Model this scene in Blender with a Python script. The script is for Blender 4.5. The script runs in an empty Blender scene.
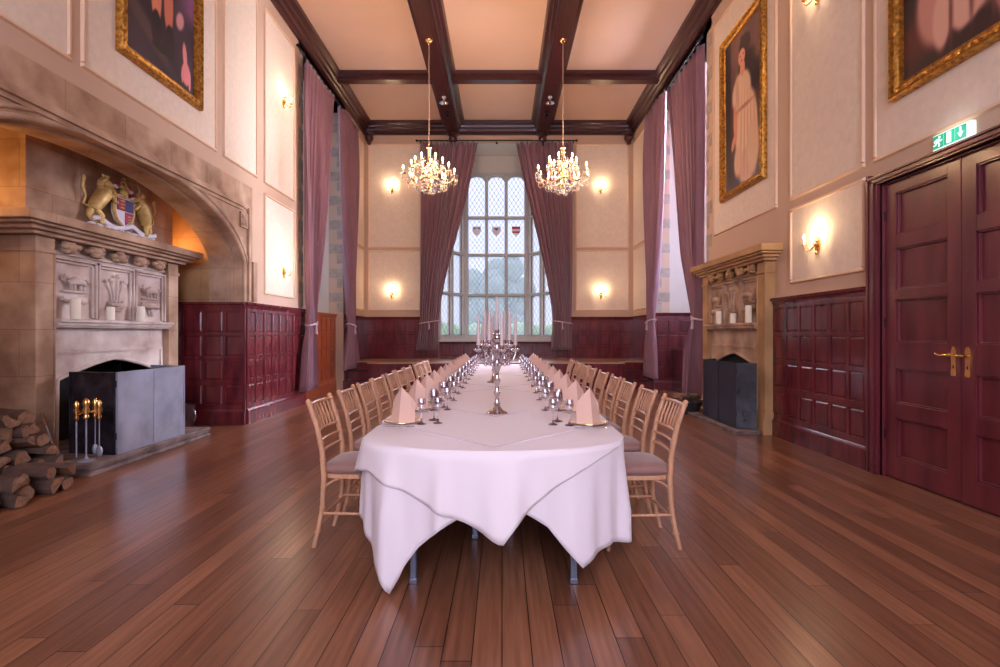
import bpy, bmesh, math, random
from mathutils import Vector, Matrix
PI = math.pi
random.seed(7)
S = bpy.context.scene
COL = S.collection

# ------------------------------------------------------------------ camera
cam_d = bpy.data.cameras.new('camera')
cam = bpy.data.objects.new('camera', cam_d); COL.objects.link(cam)
cam.location = (0, 0, 1.34); cam.rotation_euler = (PI/2, 0, 0)
cam_d.sensor_width = 36; cam_d.lens = 18.72; cam_d.shift_x = -0.002
cam_d.clip_start = 0.05; cam_d.clip_end = 300
S.camera = cam
# ------------------------------------------------------------------ view / exposure
S.view_settings.view_transform = 'Standard'; S.view_settings.look = 'None'
S.view_settings.exposure = 0.46; S.view_settings.gamma = 1.0
S.view_settings.use_curve_mapping = False
# ------------------------------------------------------------------ world
W = bpy.data.worlds.new('overcast_sky'); S.world = W; W.use_nodes = True
wn = W.node_tree.nodes; wl = W.node_tree.links
bg = wn['Background']; bg.inputs[1].default_value = 1.4
tc = wn.new('ShaderNodeTexCoord'); sx = wn.new('ShaderNodeSeparateXYZ'); rp = wn.new('ShaderNodeValToRGB')
wl.new(tc.outputs['Generated'], sx.inputs[0]); wl.new(sx.outputs[2], rp.inputs[0]); wl.new(rp.outputs[0], bg.inputs[0])
rp.color_ramp.elements[0].position = 0.0; rp.color_ramp.elements[0].color = (0.66, 0.69, 0.80, 1)
rp.color_ramp.elements[1].position = 0.6; rp.color_ramp.elements[1].color = (0.78, 0.80, 0.95, 1)

# ------------------------------------------------------------------ daylight and lamps
def area(name, loc, rot, sx_, sy_, power, color, spread=PI):
    l = bpy.data.lights.new(name, 'AREA'); l.shape = 'RECTANGLE'; l.size = sx_; l.size_y = sy_
    l.energy = power; l.color = color
    l.spread = spread
    o = bpy.data.objects.new(name, l); COL.objects.link(o); o.location = loc; o.rotation_euler = rot
    return o
def point(name, loc, power, color, r=0.05):
    l = bpy.data.lights.new(name, 'POINT'); l.energy = power; l.color = color; l.shadow_soft_size = r
    o = bpy.data.objects.new(name, l); COL.objects.link(o); o.location = loc
    return o
DAY = (0.80, 0.86, 1.0); WARM = (1.0, 0.62, 0.34)
sl = bpy.data.lights.new('hazy_sun', 'SUN'); sl.energy = 9.0; sl.angle = math.radians(50); sl.color = (.93, .93, 1.0)
so = bpy.data.objects.new('hazy_sun', sl); COL.objects.link(so); so.rotation_euler = Vector((-.05, -1, -.55)).to_track_quat('-Z', 'Y').to_euler()
area('daylight_right_window', (5.3, 10.75, 4.1), Vector((-9.4, -3.9, -1.2)).to_track_quat('-Z', 'X').to_euler(), 4.2, 2.0, 2000, (.82, .84, 1.0), 1.3)
area('daylight_left_window', (-5.05, 11.1, 4.2), (0, -PI/2, 0), 4.4, 2.3, 220, DAY, 1.25)
area('rear_fill_light', (0, -3.9, 3.9), (PI/2, 0, 0), 4.6, 4.8, 900, (0.95, 0.92, 1.0))  # fill lamp added behind the camera, outside the made-up rear window

# ------------------------------------------------------------------ materials
def lin(c):
    return tuple(((v/255)/12.92 if v/255 <= 0.04045 else ((v/255+0.055)/1.055)**2.4) for v in c)
def mat(name, rgb, rough=0.5, metal=0.0, bump=0.0, scale=20.0, var=0.0, sheen=0.0, coat=0.0, spec=0.5,
        stretch=(1,1,1), rgb2=None, detail=4.0, trans=0.0, emit=None, estr=0.0, ior=1.45, coord='Object'):
    m = bpy.data.materials.new(name); m.use_nodes = True
    nt = m.node_tree; n = nt.nodes; L = nt.links; b = n['Principled BSDF']
    c = lin(rgb); b.inputs['Base Color'].default_value = (*c, 1)
    b.inputs['Roughness'].default_value = rough; b.inputs['Metallic'].default_value = metal
    b.inputs['Specular IOR Level'].default_value = spec; b.inputs['IOR'].default_value = ior
    if sheen: b.inputs['Sheen Weight'].default_value = sheen; b.inputs['Sheen Roughness'].default_value = 0.4
    if coat: b.inputs['Coat Weight'].default_value = coat; b.inputs['Coat Roughness'].default_value = 0.12
    if trans: b.inputs['Transmission Weight'].default_value = trans
    if emit: b.inputs['Emission Color'].default_value = (*lin(emit), 1); b.inputs['Emission Strength'].default_value = estr
    if bump or var or rgb2:
        t = n.new('ShaderNodeTexCoord'); mp = n.new('ShaderNodeMapping'); mp.inputs['Scale'].default_value = stretch
        L.new(t.outputs[coord], mp.inputs[0])
        nz = n.new('ShaderNodeTexNoise'); nz.inputs['Scale'].default_value = scale; nz.inputs['Detail'].default_value = detail
        L.new(mp.outputs[0], nz.inputs['Vector'])
        if var or rgb2:
            r = n.new('ShaderNodeValToRGB'); L.new(nz.outputs['Fac'], r.inputs[0])
            c2 = lin(rgb2) if rgb2 else tuple(min(1, x*(1+var)) for x in c)
            c1 = c if rgb2 else tuple(x*(1-var) for x in c)
            r.color_ramp.elements[0].position = 0.32; r.color_ramp.elements[0].color = (*c1, 1)
            r.color_ramp.elements[1].position = 0.68; r.color_ramp.elements[1].color = (*c2, 1)
            L.new(r.outputs[0], b.inputs['Base Color'])
        if bump:
            bp = n.new('ShaderNodeBump'); bp.inputs['Strength'].default_value = bump; bp.inputs['Distance'].default_value = 0.01
            L.new(nz.outputs['Fac'], bp.inputs['Height']); L.new(bp.outputs[0], b.inputs['Normal'])
    return m

M = {}
M['paint'] = mat('wall_paint_beige', (198, 166, 142), 0.75, var=0.03, scale=1.5)
M['paper'] = mat('cream_wallpaper', (224, 204, 184), 0.8, bump=0.12, scale=14, var=0.045, detail=8)
M['mould'] = mat('gilt_cream_moulding', (226, 190, 158), 0.5, bump=0.4, scale=60)
M['plaster'] = mat('white_plaster', (206, 196, 184), 0.85, var=0.02, scale=3)
M['ceil'] = mat('ceiling_plaster', (222, 190, 172), 0.85, var=0.025, scale=1.2)
M['quoin'] = mat('grey_quoin_stone', (168, 152, 138), 0.9, var=0.15, scale=9, bump=0.3)
M['beam'] = mat('dark_beam_wood', (64, 28, 30), 0.28, var=0.25, scale=6, stretch=(4, .3, 4), coat=0.3)
M['dado'] = mat('mahogany_panelling', (84, 27, 35), 0.24, rgb2=(116, 43, 47), scale=3.5, stretch=(2.5, 2.5, .6), coat=0.35, bump=0.05)
M['dadosunlit'] = mat('mahogany_sunlit_panelling', (150, 66, 34), 0.3, rgb2=(176, 84, 44), scale=3.5, stretch=(2.5, 2.5, .6), coat=0.3)  # same mahogany, sunlight on the left recess put into the colour
M['door'] = mat('mahogany_door', (88, 30, 40), 0.30, rgb2=(116, 48, 54), scale=3, stretch=(2, 2, .35), coat=0.25, bump=0.04)
M['platform'] = mat('platform_boards', (176, 128, 100), 0.3, var=0.12, scale=4, stretch=(.4, 4, 4), coat=0.2)
M['stone'] = mat('carved_sandstone', (208, 176, 148), 0.85, rgb2=(150, 114, 90), scale=2.6, bump=0.7, detail=12)
M['stonel'] = mat('pale_sandstone', (222, 206, 196), 0.85, rgb2=(172, 148, 136), scale=3.0, bump=0.3, detail=9)
M['stoneo'] = mat('ochre_sandstone', (190, 148, 102), 0.85, rgb2=(150, 112, 76), scale=2.5, bump=0.35, detail=9)
M['soot'] = mat('sooty_firebox', (26, 22, 24), 0.9, var=0.4, scale=8)
M['slate'] = mat('hearth_slab', (150, 132, 128), 0.7, rgb2=(98, 76, 70), scale=5, bump=0.3, detail=8)
M['mullion'] = mat('window_stone', (186, 182, 178), 0.85, var=0.06, scale=8)
M['lead'] = mat('lead_came', (96, 98, 108), 0.6, metal=0.3)
M['steel'] = mat('brushed_steel', (150, 152, 166), 0.42, metal=0.5, rgb2=(178, 180, 196), scale=4, detail=5)
M['blacksteel'] = mat('black_steel', (52, 54, 66), 0.42, metal=0.4, var=0.2, scale=4)
M['glossblack'] = mat('smoked_black_steel', (24, 22, 28), 0.22, metal=0.3, rgb2=(60, 54, 62), scale=6)
M['brass'] = mat('polished_brass', (236, 190, 120), 0.22, metal=1.0)
M['gold'] = mat('gilt_frame', (128, 78, 28), 0.36, metal=0.8, rgb2=(212, 156, 70), scale=26, bump=0.9, detail=5)
M['silver'] = mat('polished_silver', (214, 206, 210), 0.16, metal=1.0)
M['iron'] = mat('wrought_iron', (40, 38, 40), 0.5, metal=0.6)
M['velvet'] = mat('mauve_curtain_velvet', (136, 96, 104), 0.8, sheen=0.4, var=0.08, scale=12, stretch=(1, 1, .2), bump=0.1)
M['tie'] = mat('tieback_cord', (196, 166, 172), 0.7)
M['linen'] = mat('white_table_linen', (232, 220, 226), 0.85, sheen=0.15, bump=0.06, scale=220, detail=2)
M['linen2'] = mat('white_overlay_linen', (236, 224, 228), 0.82, sheen=0.15, bump=0.06, scale=220, detail=2)
M['napkin'] = mat('pink_napkin_linen', (220, 180, 162), 0.85, sheen=0.15)
M['chair'] = mat('limewashed_chair_wood', (200, 150, 116), 0.34, var=0.12, scale=14, stretch=(3, 3, .6), coat=0.2)
M['pad'] = mat('taupe_seat_pad', (150, 112, 104), 0.75, sheen=0.35, var=0.12, scale=7)
M['tableleg'] = mat('grey_table_leg', (104, 108, 126), 0.35, metal=0.7)
M['plate'] = mat('cream_china', (236, 220, 196), 0.2, coat=0.5)
M['candle'] = mat('ivory_wax', (238, 226, 204), 0.5)
M['taper'] = mat('pale_taper_wax', (206, 186, 184), 0.45)
M['bark'] = mat('log_bark', (84, 62, 52), 0.95, rgb2=(98, 76, 66), scale=14, bump=0.8, detail=8)
M['splitwood'] = mat('split_log_wood', (160, 112, 76), 0.9, rgb2=(112, 88, 78), scale=9, stretch=(1, 6, 6), bump=0.4)
M['bucket'] = mat('pewter_bucket', (120, 96, 102), 0.35, metal=0.7, var=0.15, scale=6)
M['wicker'] = mat('dark_wicker', (40, 32, 32), 0.8, bump=0.8, scale=40)
M['gilt'] = mat('painted_gold', (212, 178, 110), 0.45, metal=0.3, var=0.15, scale=20)
M['heraldred'] = mat('heraldic_red', (170, 46, 74), 0.5)
M['heraldwhite'] = mat('heraldic_white', (226, 220, 228), 0.5)
M['heraldblue'] = mat('heraldic_blue', (70, 60, 110), 0.5)
M['bulb'] = mat('glowing_bulb', (255, 230, 190), 0.4, emit=(255, 214, 150), estr=28)
M['sbulb'] = mat('glowing_sconce_bulb', (255, 230, 190), 0.4, emit=(255, 216, 160), estr=30)
M['ivory'] = mat('ivory_candle_sleeve', (236, 222, 196), 0.5, emit=(255, 214, 150), estr=0.25)
M['green'] = mat('lit_green_sign', (0, 130, 100), 0.5, emit=(0, 170, 125), estr=0.55)
M['signwhite'] = mat('lit_white_sign', (240, 255, 250), 0.5, emit=(225, 255, 245), estr=0.6)
M['plasticwhite'] = mat('white_plastic', (220, 214, 216), 0.4)
M['lawn'] = mat('lawn_grass', (92, 128, 70), 0.95, rgb2=(120, 150, 92), scale=3)
M['tree'] = mat('hazed_tree_foliage', (120, 142, 122), 0.95, rgb2=(150, 168, 160), scale=2.0)  # distance haze put into the colour, paled towards the sky
M['cable'] = mat('pale_cable', (196, 160, 130), 0.5)

def glassmat(name, tint, rough, transp):
    m = bpy.data.materials.new(name); m.use_nodes = True; nt = m.node_tree; n = nt.nodes; L = nt.links
    n.remove(n['Principled BSDF']); out = n['Material Output']
    a = n.new('ShaderNodeBsdfTransparent'); a.inputs[0].default_value = (*tint, 1)
    g = n.new('ShaderNodeBsdfGlossy'); g.inputs['Roughness'].default_value = rough; g.inputs[0].default_value = (.9, .9, .95, 1)
    mx = n.new('ShaderNodeMixShader'); mx.inputs[0].default_value = transp
    L.new(a.outputs[0], mx.inputs[1]); L.new(g.outputs[0], mx.inputs[2]); L.new(mx.outputs[0], out.inputs[0])
    return m
def frosted(name, tint=(.76, .77, .82, 1)):
    m = bpy.data.materials.new(name); m.use_nodes = True; nt = m.node_tree; n = nt.nodes; L = nt.links
    n.remove(n['Principled BSDF']); out = n['Material Output']
    a = n.new('ShaderNodeBsdfTransparent'); a.inputs[0].default_value = tint
    g = n.new('ShaderNodeBsdfTranslucent'); g.inputs[0].default_value = (.62, .66, .78, 1)
    mx = n.new('ShaderNodeMixShader'); mx.inputs[0].default_value = 0.12
    L.new(a.outputs[0], mx.inputs[1]); L.new(g.outputs[0], mx.inputs[2]); L.new(mx.outputs[0], out.inputs[0])
    return m
M['pane'] = frosted('old_window_glass'); M['dimpane'] = frosted('dimmed_window_glass', (.42, .43, .46, 1))  # side panes tinted darker to weaken daylight on the reveals
M['crystal'] = mat('cut_crystal', (255, 250, 244), 0.02, trans=1.0, ior=1.5)
M['wineglass'] = glassmat('wine_glass', (.97, .965, .98), 0.06, 0.24)
M['glassfoot'] = glassmat('wine_glass_foot', (.55, .48, .50), 0.05, 0.12)
M['hem'] = mat('hem_shadow_linen', (198, 176, 184), 0.9)  # linen darkened so the hems carry the shadow lines between overlays
M['hedge'] = mat('clipped_hedge', (140, 186, 110), 0.95, rgb2=(176, 206, 140), scale=4)

def floor_mat():
    m = bpy.data.materials.new('oak_floorboards'); m.use_nodes = True; nt = m.node_tree; n = nt.nodes; L = nt.links
    b = n['Principled BSDF']
    t = n.new('ShaderNodeTexCoord'); mp = n.new('ShaderNodeMapping'); mp.inputs['Rotation'].default_value = (0, 0, PI/2)
    sp = n.new('ShaderNodeSeparateXYZ'); L.new(t.outputs['Object'], sp.inputs[0])
    dv = n.new('ShaderNodeMath'); dv.operation = 'DIVIDE'; dv.inputs[1].default_value = .125; L.new(sp.outputs[0], dv.inputs[0])
    fl = n.new('ShaderNodeMath'); fl.operation = 'FLOOR'; L.new(dv.outputs[0], fl.inputs[0])
    wh = n.new('ShaderNodeTexWhiteNoise'); wh.noise_dimensions = '1D'; L.new(fl.outputs[0], wh.inputs['W'])
    ml = n.new('ShaderNodeMath'); ml.operation = 'MULTIPLY_ADD'; ml.inputs[1].default_value = 2.3; L.new(wh.outputs['Value'], ml.inputs[0]); L.new(sp.outputs[1], ml.inputs[2])
    cb = n.new('ShaderNodeCombineXYZ'); L.new(ml.outputs[0], cb.inputs[0]); L.new(sp.outputs[0], cb.inputs[1])
    br = n.new('ShaderNodeTexBrick'); L.new(cb.outputs[0], br.inputs['Vector'])
    br.offset = 0.0; br.offset_frequency = 2
    br.inputs['Scale'].default_value = 1.0; br.inputs['Brick Width'].default_value = 2.3; br.inputs['Row Height'].default_value = 0.125
    br.inputs['Mortar Size'].default_value = 0.0026; br.inputs['Mortar Smooth'].default_value = 0.2; br.inputs['Bias'].default_value = 0
    br.inputs['Color1'].default_value = (*lin((160, 110, 82)), 1); br.inputs['Color2'].default_value = (*lin((120, 78, 58)), 1)
    br.inputs['Mortar'].default_value = (*lin((40, 20, 16)), 1)
    mp2 = n.new('ShaderNodeMapping'); mp2.inputs['Scale'].default_value = (16, .8, 1); L.new(t.outputs['Object'], mp2.inputs[0])
    nz = n.new('ShaderNodeTexNoise'); nz.inputs['Scale'].default_value = 2.4; nz.inputs['Detail'].default_value = 8; L.new(mp2.outputs[0], nz.inputs['Vector'])
    r = n.new('ShaderNodeValToRGB'); L.new(nz.outputs['Fac'], r.inputs[0])
    r.color_ramp.elements[0].position = .3; r.color_ramp.elements[0].color = (.62, .55, .52, 1)
    r.color_ramp.elements[1].position = .7; r.color_ramp.elements[1].color = (1.1, 1.05, 1.02, 1)
    mx = n.new('ShaderNodeMix'); mx.data_type = 'RGBA'; mx.blend_type = 'MULTIPLY'; mx.inputs[0].default_value = 1
    L.new(br.outputs['Color'], mx.inputs[6]); L.new(r.outputs[0], mx.inputs[7]); L.new(mx.outputs[2], b.inputs['Base Color'])
    nz2 = n.new('ShaderNodeTexNoise'); nz2.inputs['Scale'].default_value = 1.3; L.new(t.outputs['Object'], nz2.inputs['Vector'])
    mr = n.new('ShaderNodeMapRange'); mr.inputs['To Min'].default_value = .20; mr.inputs['To Max'].default_value = .36
    L.new(nz2.outputs['Fac'], mr.inputs[0]); b.inputs['Roughness'].default_value = .29
    bp = n.new('ShaderNodeBump'); bp.inputs['Strength'].default_value = .25; bp.inputs['Distance'].default_value = .004; bp.invert = True
    L.new(br.outputs['Fac'], bp.inputs['Height']); L.new(bp.outputs[0], b.inputs['Normal'])
    b.inputs['Coat Weight'].default_value = .15; b.inputs['Coat Roughness'].default_value = .2
    return m
M['floor'] = floor_mat()

def stone_blocks(name, base):
    """ashlar with faint joints"""
    m = M[base].copy(); m.name = name; nt = m.node_tree; n = nt.nodes; L = nt.links; b = n['Principled BSDF']
    t = n.new('ShaderNodeTexCoord'); sp = n.new('ShaderNodeSeparateXYZ'); cb = n.new('ShaderNodeCombineXYZ')
    L.new(t.outputs['Object'], sp.inputs[0])
    ad = n.new('ShaderNodeMath'); ad.operation = 'ADD'; L.new(sp.outputs[0], ad.inputs[0]); L.new(sp.outputs[1], ad.inputs[1])
    L.new(ad.outputs[0], cb.inputs[0]); L.new(sp.outputs[2], cb.inputs[1])
    br = n.new('ShaderNodeTexBrick'); L.new(cb.outputs[0], br.inputs['Vector']); br.inputs['Scale'].default_value = 1
    br.inputs['Brick Width'].default_value = .72; br.inputs['Row Height'].default_value = .46; br.inputs['Mortar Size'].default_value = .004
    br.inputs['Color1'].default_value = (1, 1, 1, 1); br.inputs['Color2'].default_value = (.88, .85, .82, 1); br.inputs['Mortar'].default_value = (.68, .62, .58, 1)
    src = b.inputs['Base Color'].links[0].from_socket
    mx = n.new('ShaderNodeMix'); mx.data_type = 'RGBA'; mx.blend_type = 'MULTIPLY'; mx.inputs[0].default_value = 1
    L.new(src, mx.inputs[6]); L.new(br.outputs['Color'], mx.inputs[7]); L.new(mx.outputs[2], b.inputs['Base Color'])
    return m
M['ashlar'] = stone_blocks('ashlar_sandstone', 'stone')
M['ashlaro'] = stone_blocks('ashlar_ochre', 'stoneo')

# ------------------------------------------------------------------ mesh helpers
def frame(origin, u, n):
    """local (along, up, out) -> world"""
    u = Vector(u).normalized(); n = Vector(n).normalized(); z = Vector((0, 0, 1))
    m = Matrix.Identity(4)
    for i in range(3):
        m[i][0] = u[i]; m[i][1] = z[i]; m[i][2] = n[i]; m[i][3] = origin[i]
    return m
class MB:
    def __init__(s, mtx=None):
        s.v = []; s.f = []; s.mi = []; s.M = mtx or Matrix.Identity(4); s.cur = 0; s.sm = []; s.smooth = False
    def add(s, vs, fs):
        o = len(s.v)
        s.v += [tuple(s.M @ Vector(p)) for p in vs]
        for f in fs: s.f.append([o+i for i in f]); s.mi.append(s.cur); s.sm.append(s.smooth)
    def box(s, x0, x1, y0, y1, z0, z1):
        s.add([(x0,y0,z0),(x1,y0,z0),(x1,y1,z0),(x0,y1,z0),(x0,y0,z1),(x1,y0,z1),(x1,y1,z1),(x0,y1,z1)],
              [(0,3,2,1),(4,5,6,7),(0,1,5,4),(1,2,6,5),(2,3,7,6),(3,0,4,7)])
    def frustum(s, x0, x1, y0, y1, w0, w1, ins):
        """raised panel in local uvw: base rect at w0, inset top at w1"""
        s.add([(x0,y0,w0),(x1,y0,w0),(x1,y1,w0),(x0,y1,w0),(x0+ins,y0+ins,w1),(x1-ins,y0+ins,w1),(x1-ins,y1-ins,w1),(x0+ins,y1-ins,w1)],
              [(0,3,2,1),(4,5,6,7),(0,1,5,4),(1,2,6,5),(2,3,7,6),(3,0,4,7)])
    def prism(s, poly, axis, a, b):
        """poly: 2D points; axis 0: (a, p0, p1) 1: (p0, a, p1) 2: (p0, p1, a)"""
        n = len(poly)
        def P(p, t):
            return (t, p[0], p[1]) if axis == 0 else (p[0], t, p[1]) if axis == 1 else (p[0], p[1], t)
        vs = [P(p, a) for p in poly] + [P(p, b) for p in poly]
        fs = [list(range(n))[::-1], list(range(n, 2*n))] + [(i, (i+1) % n, n+(i+1) % n, n+i) for i in range(n)]
        s.add(vs, fs)
    def tube(s, pts, r, seg=8, caps=True):
        pts = [Vector(p) for p in pts]; n = len(pts)
        rs = r if isinstance(r, (list, tuple)) else [r]*n
        t0 = (pts[1]-pts[0]).normalized()
        up = Vector((0,0,1)) if abs(t0.z) < .9 else Vector((1,0,0))
        nrm = t0.cross(up).normalized(); vs = []
        for i, p in enumerate(pts):
            t = (pts[min(i+1, n-1)]-pts[max(i-1, 0)])
            t = t.normalized() if t.length > 1e-9 else t0
            nrm = (nrm - t*nrm.dot(t)); nrm = nrm.normalized() if nrm.length > 1e-6 else t.orthogonal().normalized()
            bi = t.cross(nrm)
            for k in range(seg):
                a = 2*PI*k/seg; vs.append(tuple(p + (nrm*math.cos(a)+bi*math.sin(a))*rs[i]))
        fs = [(i*seg+k, i*seg+(k+1) % seg, (i+1)*seg+(k+1) % seg, (i+1)*seg+k) for i in range(n-1) for k in range(seg)]
        if caps: fs += [list(range(seg))[::-1], list(range((n-1)*seg, n*seg))]
        sm = s.smooth; s.smooth = True; s.add(vs, fs); s.smooth = sm
    def lathe(s, prof, c=(0,0,0), seg=16, caps=True):
        """prof: (r, z)"""
        vs = []; n = len(prof)
        for r, z in prof:
            for k in range(seg):
                a = 2*PI*k/seg; vs.append((c[0]+r*math.cos(a), c[1]+r*math.sin(a), c[2]+z))
        fs = [(i*seg+k, i*seg+(k+1) % seg, (i+1)*seg+(k+1) % seg, (i+1)*seg+k) for i in range(n-1) for k in range(seg)]
        if caps:
            if prof[0][0] > 1e-5: fs.append(list(range(seg))[::-1])
            if prof[-1][0] > 1e-5: fs.append(list(range((n-1)*seg, n*seg)))
        sm = s.smooth; s.smooth = True; s.add(vs, fs); s.smooth = sm
    def ball(s, c, r, seg=10, rings=6, sc=(1,1,1)):
        prof = [(max(1e-6, math.sin(PI*i/rings)), -math.cos(PI*i/rings)) for i in range(rings+1)]
        vs = [];
        for rr, z in prof:
            for k in range(seg):
                a = 2*PI*k/seg; vs.append((c[0]+r*sc[0]*rr*math.cos(a), c[1]+r*sc[1]*rr*math.sin(a), c[2]+r*sc[2]*z))
        fs = [(i*seg+k, i*seg+(k+1) % seg, (i+1)*seg+(k+1) % seg, (i+1)*seg+k) for i in range(rings) for k in range(seg)]
        sm = s.smooth; s.smooth = True; s.add(vs, fs); s.smooth = sm
    def octa(s, c, r, h):
        x, y, z = c
        s.add([(x+r,y,z),(x,y+r,z),(x-r,y,z),(x,y-r,z),(x,y,z+h*.4),(x,y,z-h*.6)], [(0,1,4),(1,2,4),(2,3,4),(3,0,4),(1,0,5),(2,1,5),(3,2,5),(0,3,5)])
    def grid(s, fn, nu, nv, closed=False):
        vs = [fn(i/nu, j/nv) for j in range(nv+1) for i in range(nu+1)]
        fs = [(j*(nu+1)+i, j*(nu+1)+i+1, (j+1)*(nu+1)+i+1, (j+1)*(nu+1)+i) for j in range(nv) for i in range(nu)]
        sm = s.smooth; s.smooth = True; s.add(vs, fs); s.smooth = sm
    def build(s, name, m, parent=None, bevel=0, loc=None, solid=0, recalc=True):
        me = bpy.data.meshes.new(name)
        me.from_pydata(s.v, [], s.f)
        ms = m if isinstance(m, (list, tuple)) else [m]
        for x in ms: me.materials.append(M[x])
        me.polygons.foreach_set('material_index', s.mi); me.polygons.foreach_set('use_smooth', s.sm)
        if recalc:
            bm = bmesh.new(); bm.from_mesh(me); bmesh.ops.remove_doubles(bm, verts=bm.verts, dist=1e-5)
            bmesh.ops.recalc_face_normals(bm, faces=bm.faces); bm.to_mesh(me); bm.free()
        if any(s.sm): me.set_sharp_from_angle(angle=math.radians(50))
        me.update()
        o = bpy.data.objects.new(name, me); COL.objects.link(o)
        if parent is not None: o.parent = parent
        if loc: o.location = loc
        if bevel:
            md = o.modifiers.new('edge', 'BEVEL'); md.width = bevel; md.segments = 2; md.limit_method = 'ANGLE'
        if solid:
            md = o.modifiers.new('cloth', 'SOLIDIFY'); md.thickness = solid; md.offset = 0
        return o
def thing(name, label, cat, loc=(0,0,0), rz=0, group=None):
    o = bpy.data.objects.new(name, None); COL.objects.link(o); o.empty_display_size = .1
    o.location = loc; o.rotation_euler = (0, 0, rz); o['label'] = label; o['category'] = cat
    if group: o['group'] = group
    return o
def tag(o, label, cat, group=None):
    o['label'] = label; o['category'] = cat
    if group: o['group'] = group
    return o
def struct(o):
    o['kind'] = 'structure'; return o
def dup(root, loc=None, rz=None, label=None, group=None):
    def cp(o, parent):
        c = o.copy(); COL.objects.link(c); c.parent = parent
        for ch in kids.get(o.name, []): cp(ch, c)
        return c
    kids = {}
    for o in bpy.data.objects:
        if o.parent: kids.setdefault(o.parent.name, []).append(o)
    r = cp(root, None)
    if loc is not None: r.location = loc
    if rz is not None: r.rotation_euler = (0, 0, rz)
    if label: r['label'] = label
    if group: r['group'] = group
    return r
def smoothstep(a, b, x):
    t = max(0, min(1, (x-a)/(b-a))); return t*t*(3-2*t)
def lerp(a, b, t): return a+(b-a)*t
def interp(tab, x):
    if x <= tab[0][0]: return tab[0][1]
    for (a, p), (b, q) in zip(tab, tab[1:]):
        if x <= b: return p+(q-p)*(x-a)/(b-a)
    return tab[-1][1]
# ================================================================== ROOM SHELL
XL, XR, YB, YR, ZC, ZCOR = -3.80, 3.61, 14.33, -3.6, 7.13, 6.84
o = MB(); o.box(-5.4, 5.4, YR-.3, YB+.0, -.12, 0); struct(o.build('floor', 'floor'))
o = MB(); o.box(-5.4, 5.4, YR-.3, YB+1.9, ZC, ZC+.15); struct(o.build('ceiling', 'ceil'))
# ---- right wall with window recess and door opening
D0, D1, DZ = 3.29, 4.914, 2.737
w = MB(); T = .35
w.box(XR, XR+T, YR, D0, 0, ZC); w.box(XR, XR+T, D0, D1, DZ, ZC); w.box(XR, XR+T, D1, 9.15, 0, ZC)
w.box(XR, XR+T, 12.3, YB, 0, ZC); w.box(XR, XR+T, 9.15, 12.3, 6.62, ZC)
struct(w.build('wall_right', 'paint'))
w = MB()                                            # the deep window bay on the right
w.box(XR+T, 5.0, 12.3, 12.5, 0, 6.62); w.box(XR+T, 5.0, 8.95, 9.15, 0, 6.62); w.box(XR, 5.0, 8.95, 12.5, 6.62, 6.8)
w.box(4.75, 4.95, 9.15, 12.3, 0, 1.2)
struct(w.build('wall_right_bay', 'plaster'))
# ---- left wall
w = MB()
w.box(XL-T, XL, YR, 2.95, 0, ZC); w.box(XL-T, XL, 2.95, 7.85, 3.54, ZC); w.box(XL-T, XL, 7.85, 9.9, 0, ZC)
w.box(XL-T, XL, 12.45, YB, 0, ZC); w.box(XL-T, XL, 9.9, 12.45, 6.62, ZC)
struct(w.build('wall_left', 'paint'))
w = MB()
w.box(-4.95, XL-T, 12.45, 12.65, 0, 6.62); w.box(-4.95, XL-T, 9.7, 9.9, 0, 6.62); w.box(-4.95, XL, 9.7, 12.65, 6.62, 6.8)
w.box(-4.95, -4.02, 9.9, 12.45, 0, 1.76)
struct(w.build('wall_left_bay', 'plaster'))
# ---- back wall (Y=14.33) with the tall window opening, flat arch on top
BX0, BX1, BZ = -1.75, 1.45, 6.62
w = MB()
w.box(-4.1, BX0, YB, YB+.3, 0, ZC); w.box(BX1, 3.95, YB, YB+.3, 0, ZC)
arch = [(BX0, ZC), (BX0, 6.5)] + [(lerp(BX0, BX1, i/16), 6.5+.2*math.sin(PI*i/16)**.7) for i in range(1, 16)] + [(BX1, 6.5), (BX1, ZC)]
w.prism(arch, 1, YB, YB+.3); w.box(BX0, BX1, YB, YB+.3, 0, .62)
struct(w.build('wall_back', 'paint'))
# ---- rear wall behind the camera: its tall window opening is made up to admit fill light
w = MB(); w.box(-4.1, -2.3, YR-.3, YR, 0, ZC); w.box(2.3, 3.95, YR-.3, YR, 0, ZC); w.box(-2.3, 2.3, YR-.3, YR, 6.4, ZC); w.box(-2.3, 2.3, YR-.3, YR, 0, 1.4)
struct(w.build('wall_rear', 'paint'))

# ---- wallpaper panels with rope mouldings
def wpanel(fr, panels, n):
    a = MB(fr)
    for (u0, u1, v0, v1) in panels:
        a.cur = 0; a.box(u0, u1, v0, v1, 0, .008)
        a.cur = 1; b = .035
        for (p, q, r_, t) in ((u0-b, u1+b, v0-b, v0+.01), (u0-b, u1+b, v1-.01, v1+b), (u0-b, u0+.01, v0+.01, v1-.01), (u1-.01, u1+b, v0+.01, v1-.01)):
            a.frustum(p, q, r_, t, 0, .026, .012)
    struct(a.build('trim_%d' % n, ['paper', 'mould']))
FR_R = frame((XR, 0, 0), (0, 1, 0), (-1, 0, 0)); FR_L = frame((XL, 0, 0), (0, 1, 0), (1, 0, 0)); FR_B = frame((0, YB, 0), (1, 0, 0), (0, -1, 0))
wpanel(FR_R, [(5.2, 6.46, 1.99, 2.86), (5.2, 6.46, 3.03, 6.5), (6.84, 8.8, 3.02, 6.5), (2.6, 5.0, 3.02, 6.5), (-3, 2.3, 1.99, 6.5), (12.75, 14.2, 2.0, 3.6), (12.75, 14.2, 3.73, 6.5)], 1)
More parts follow.
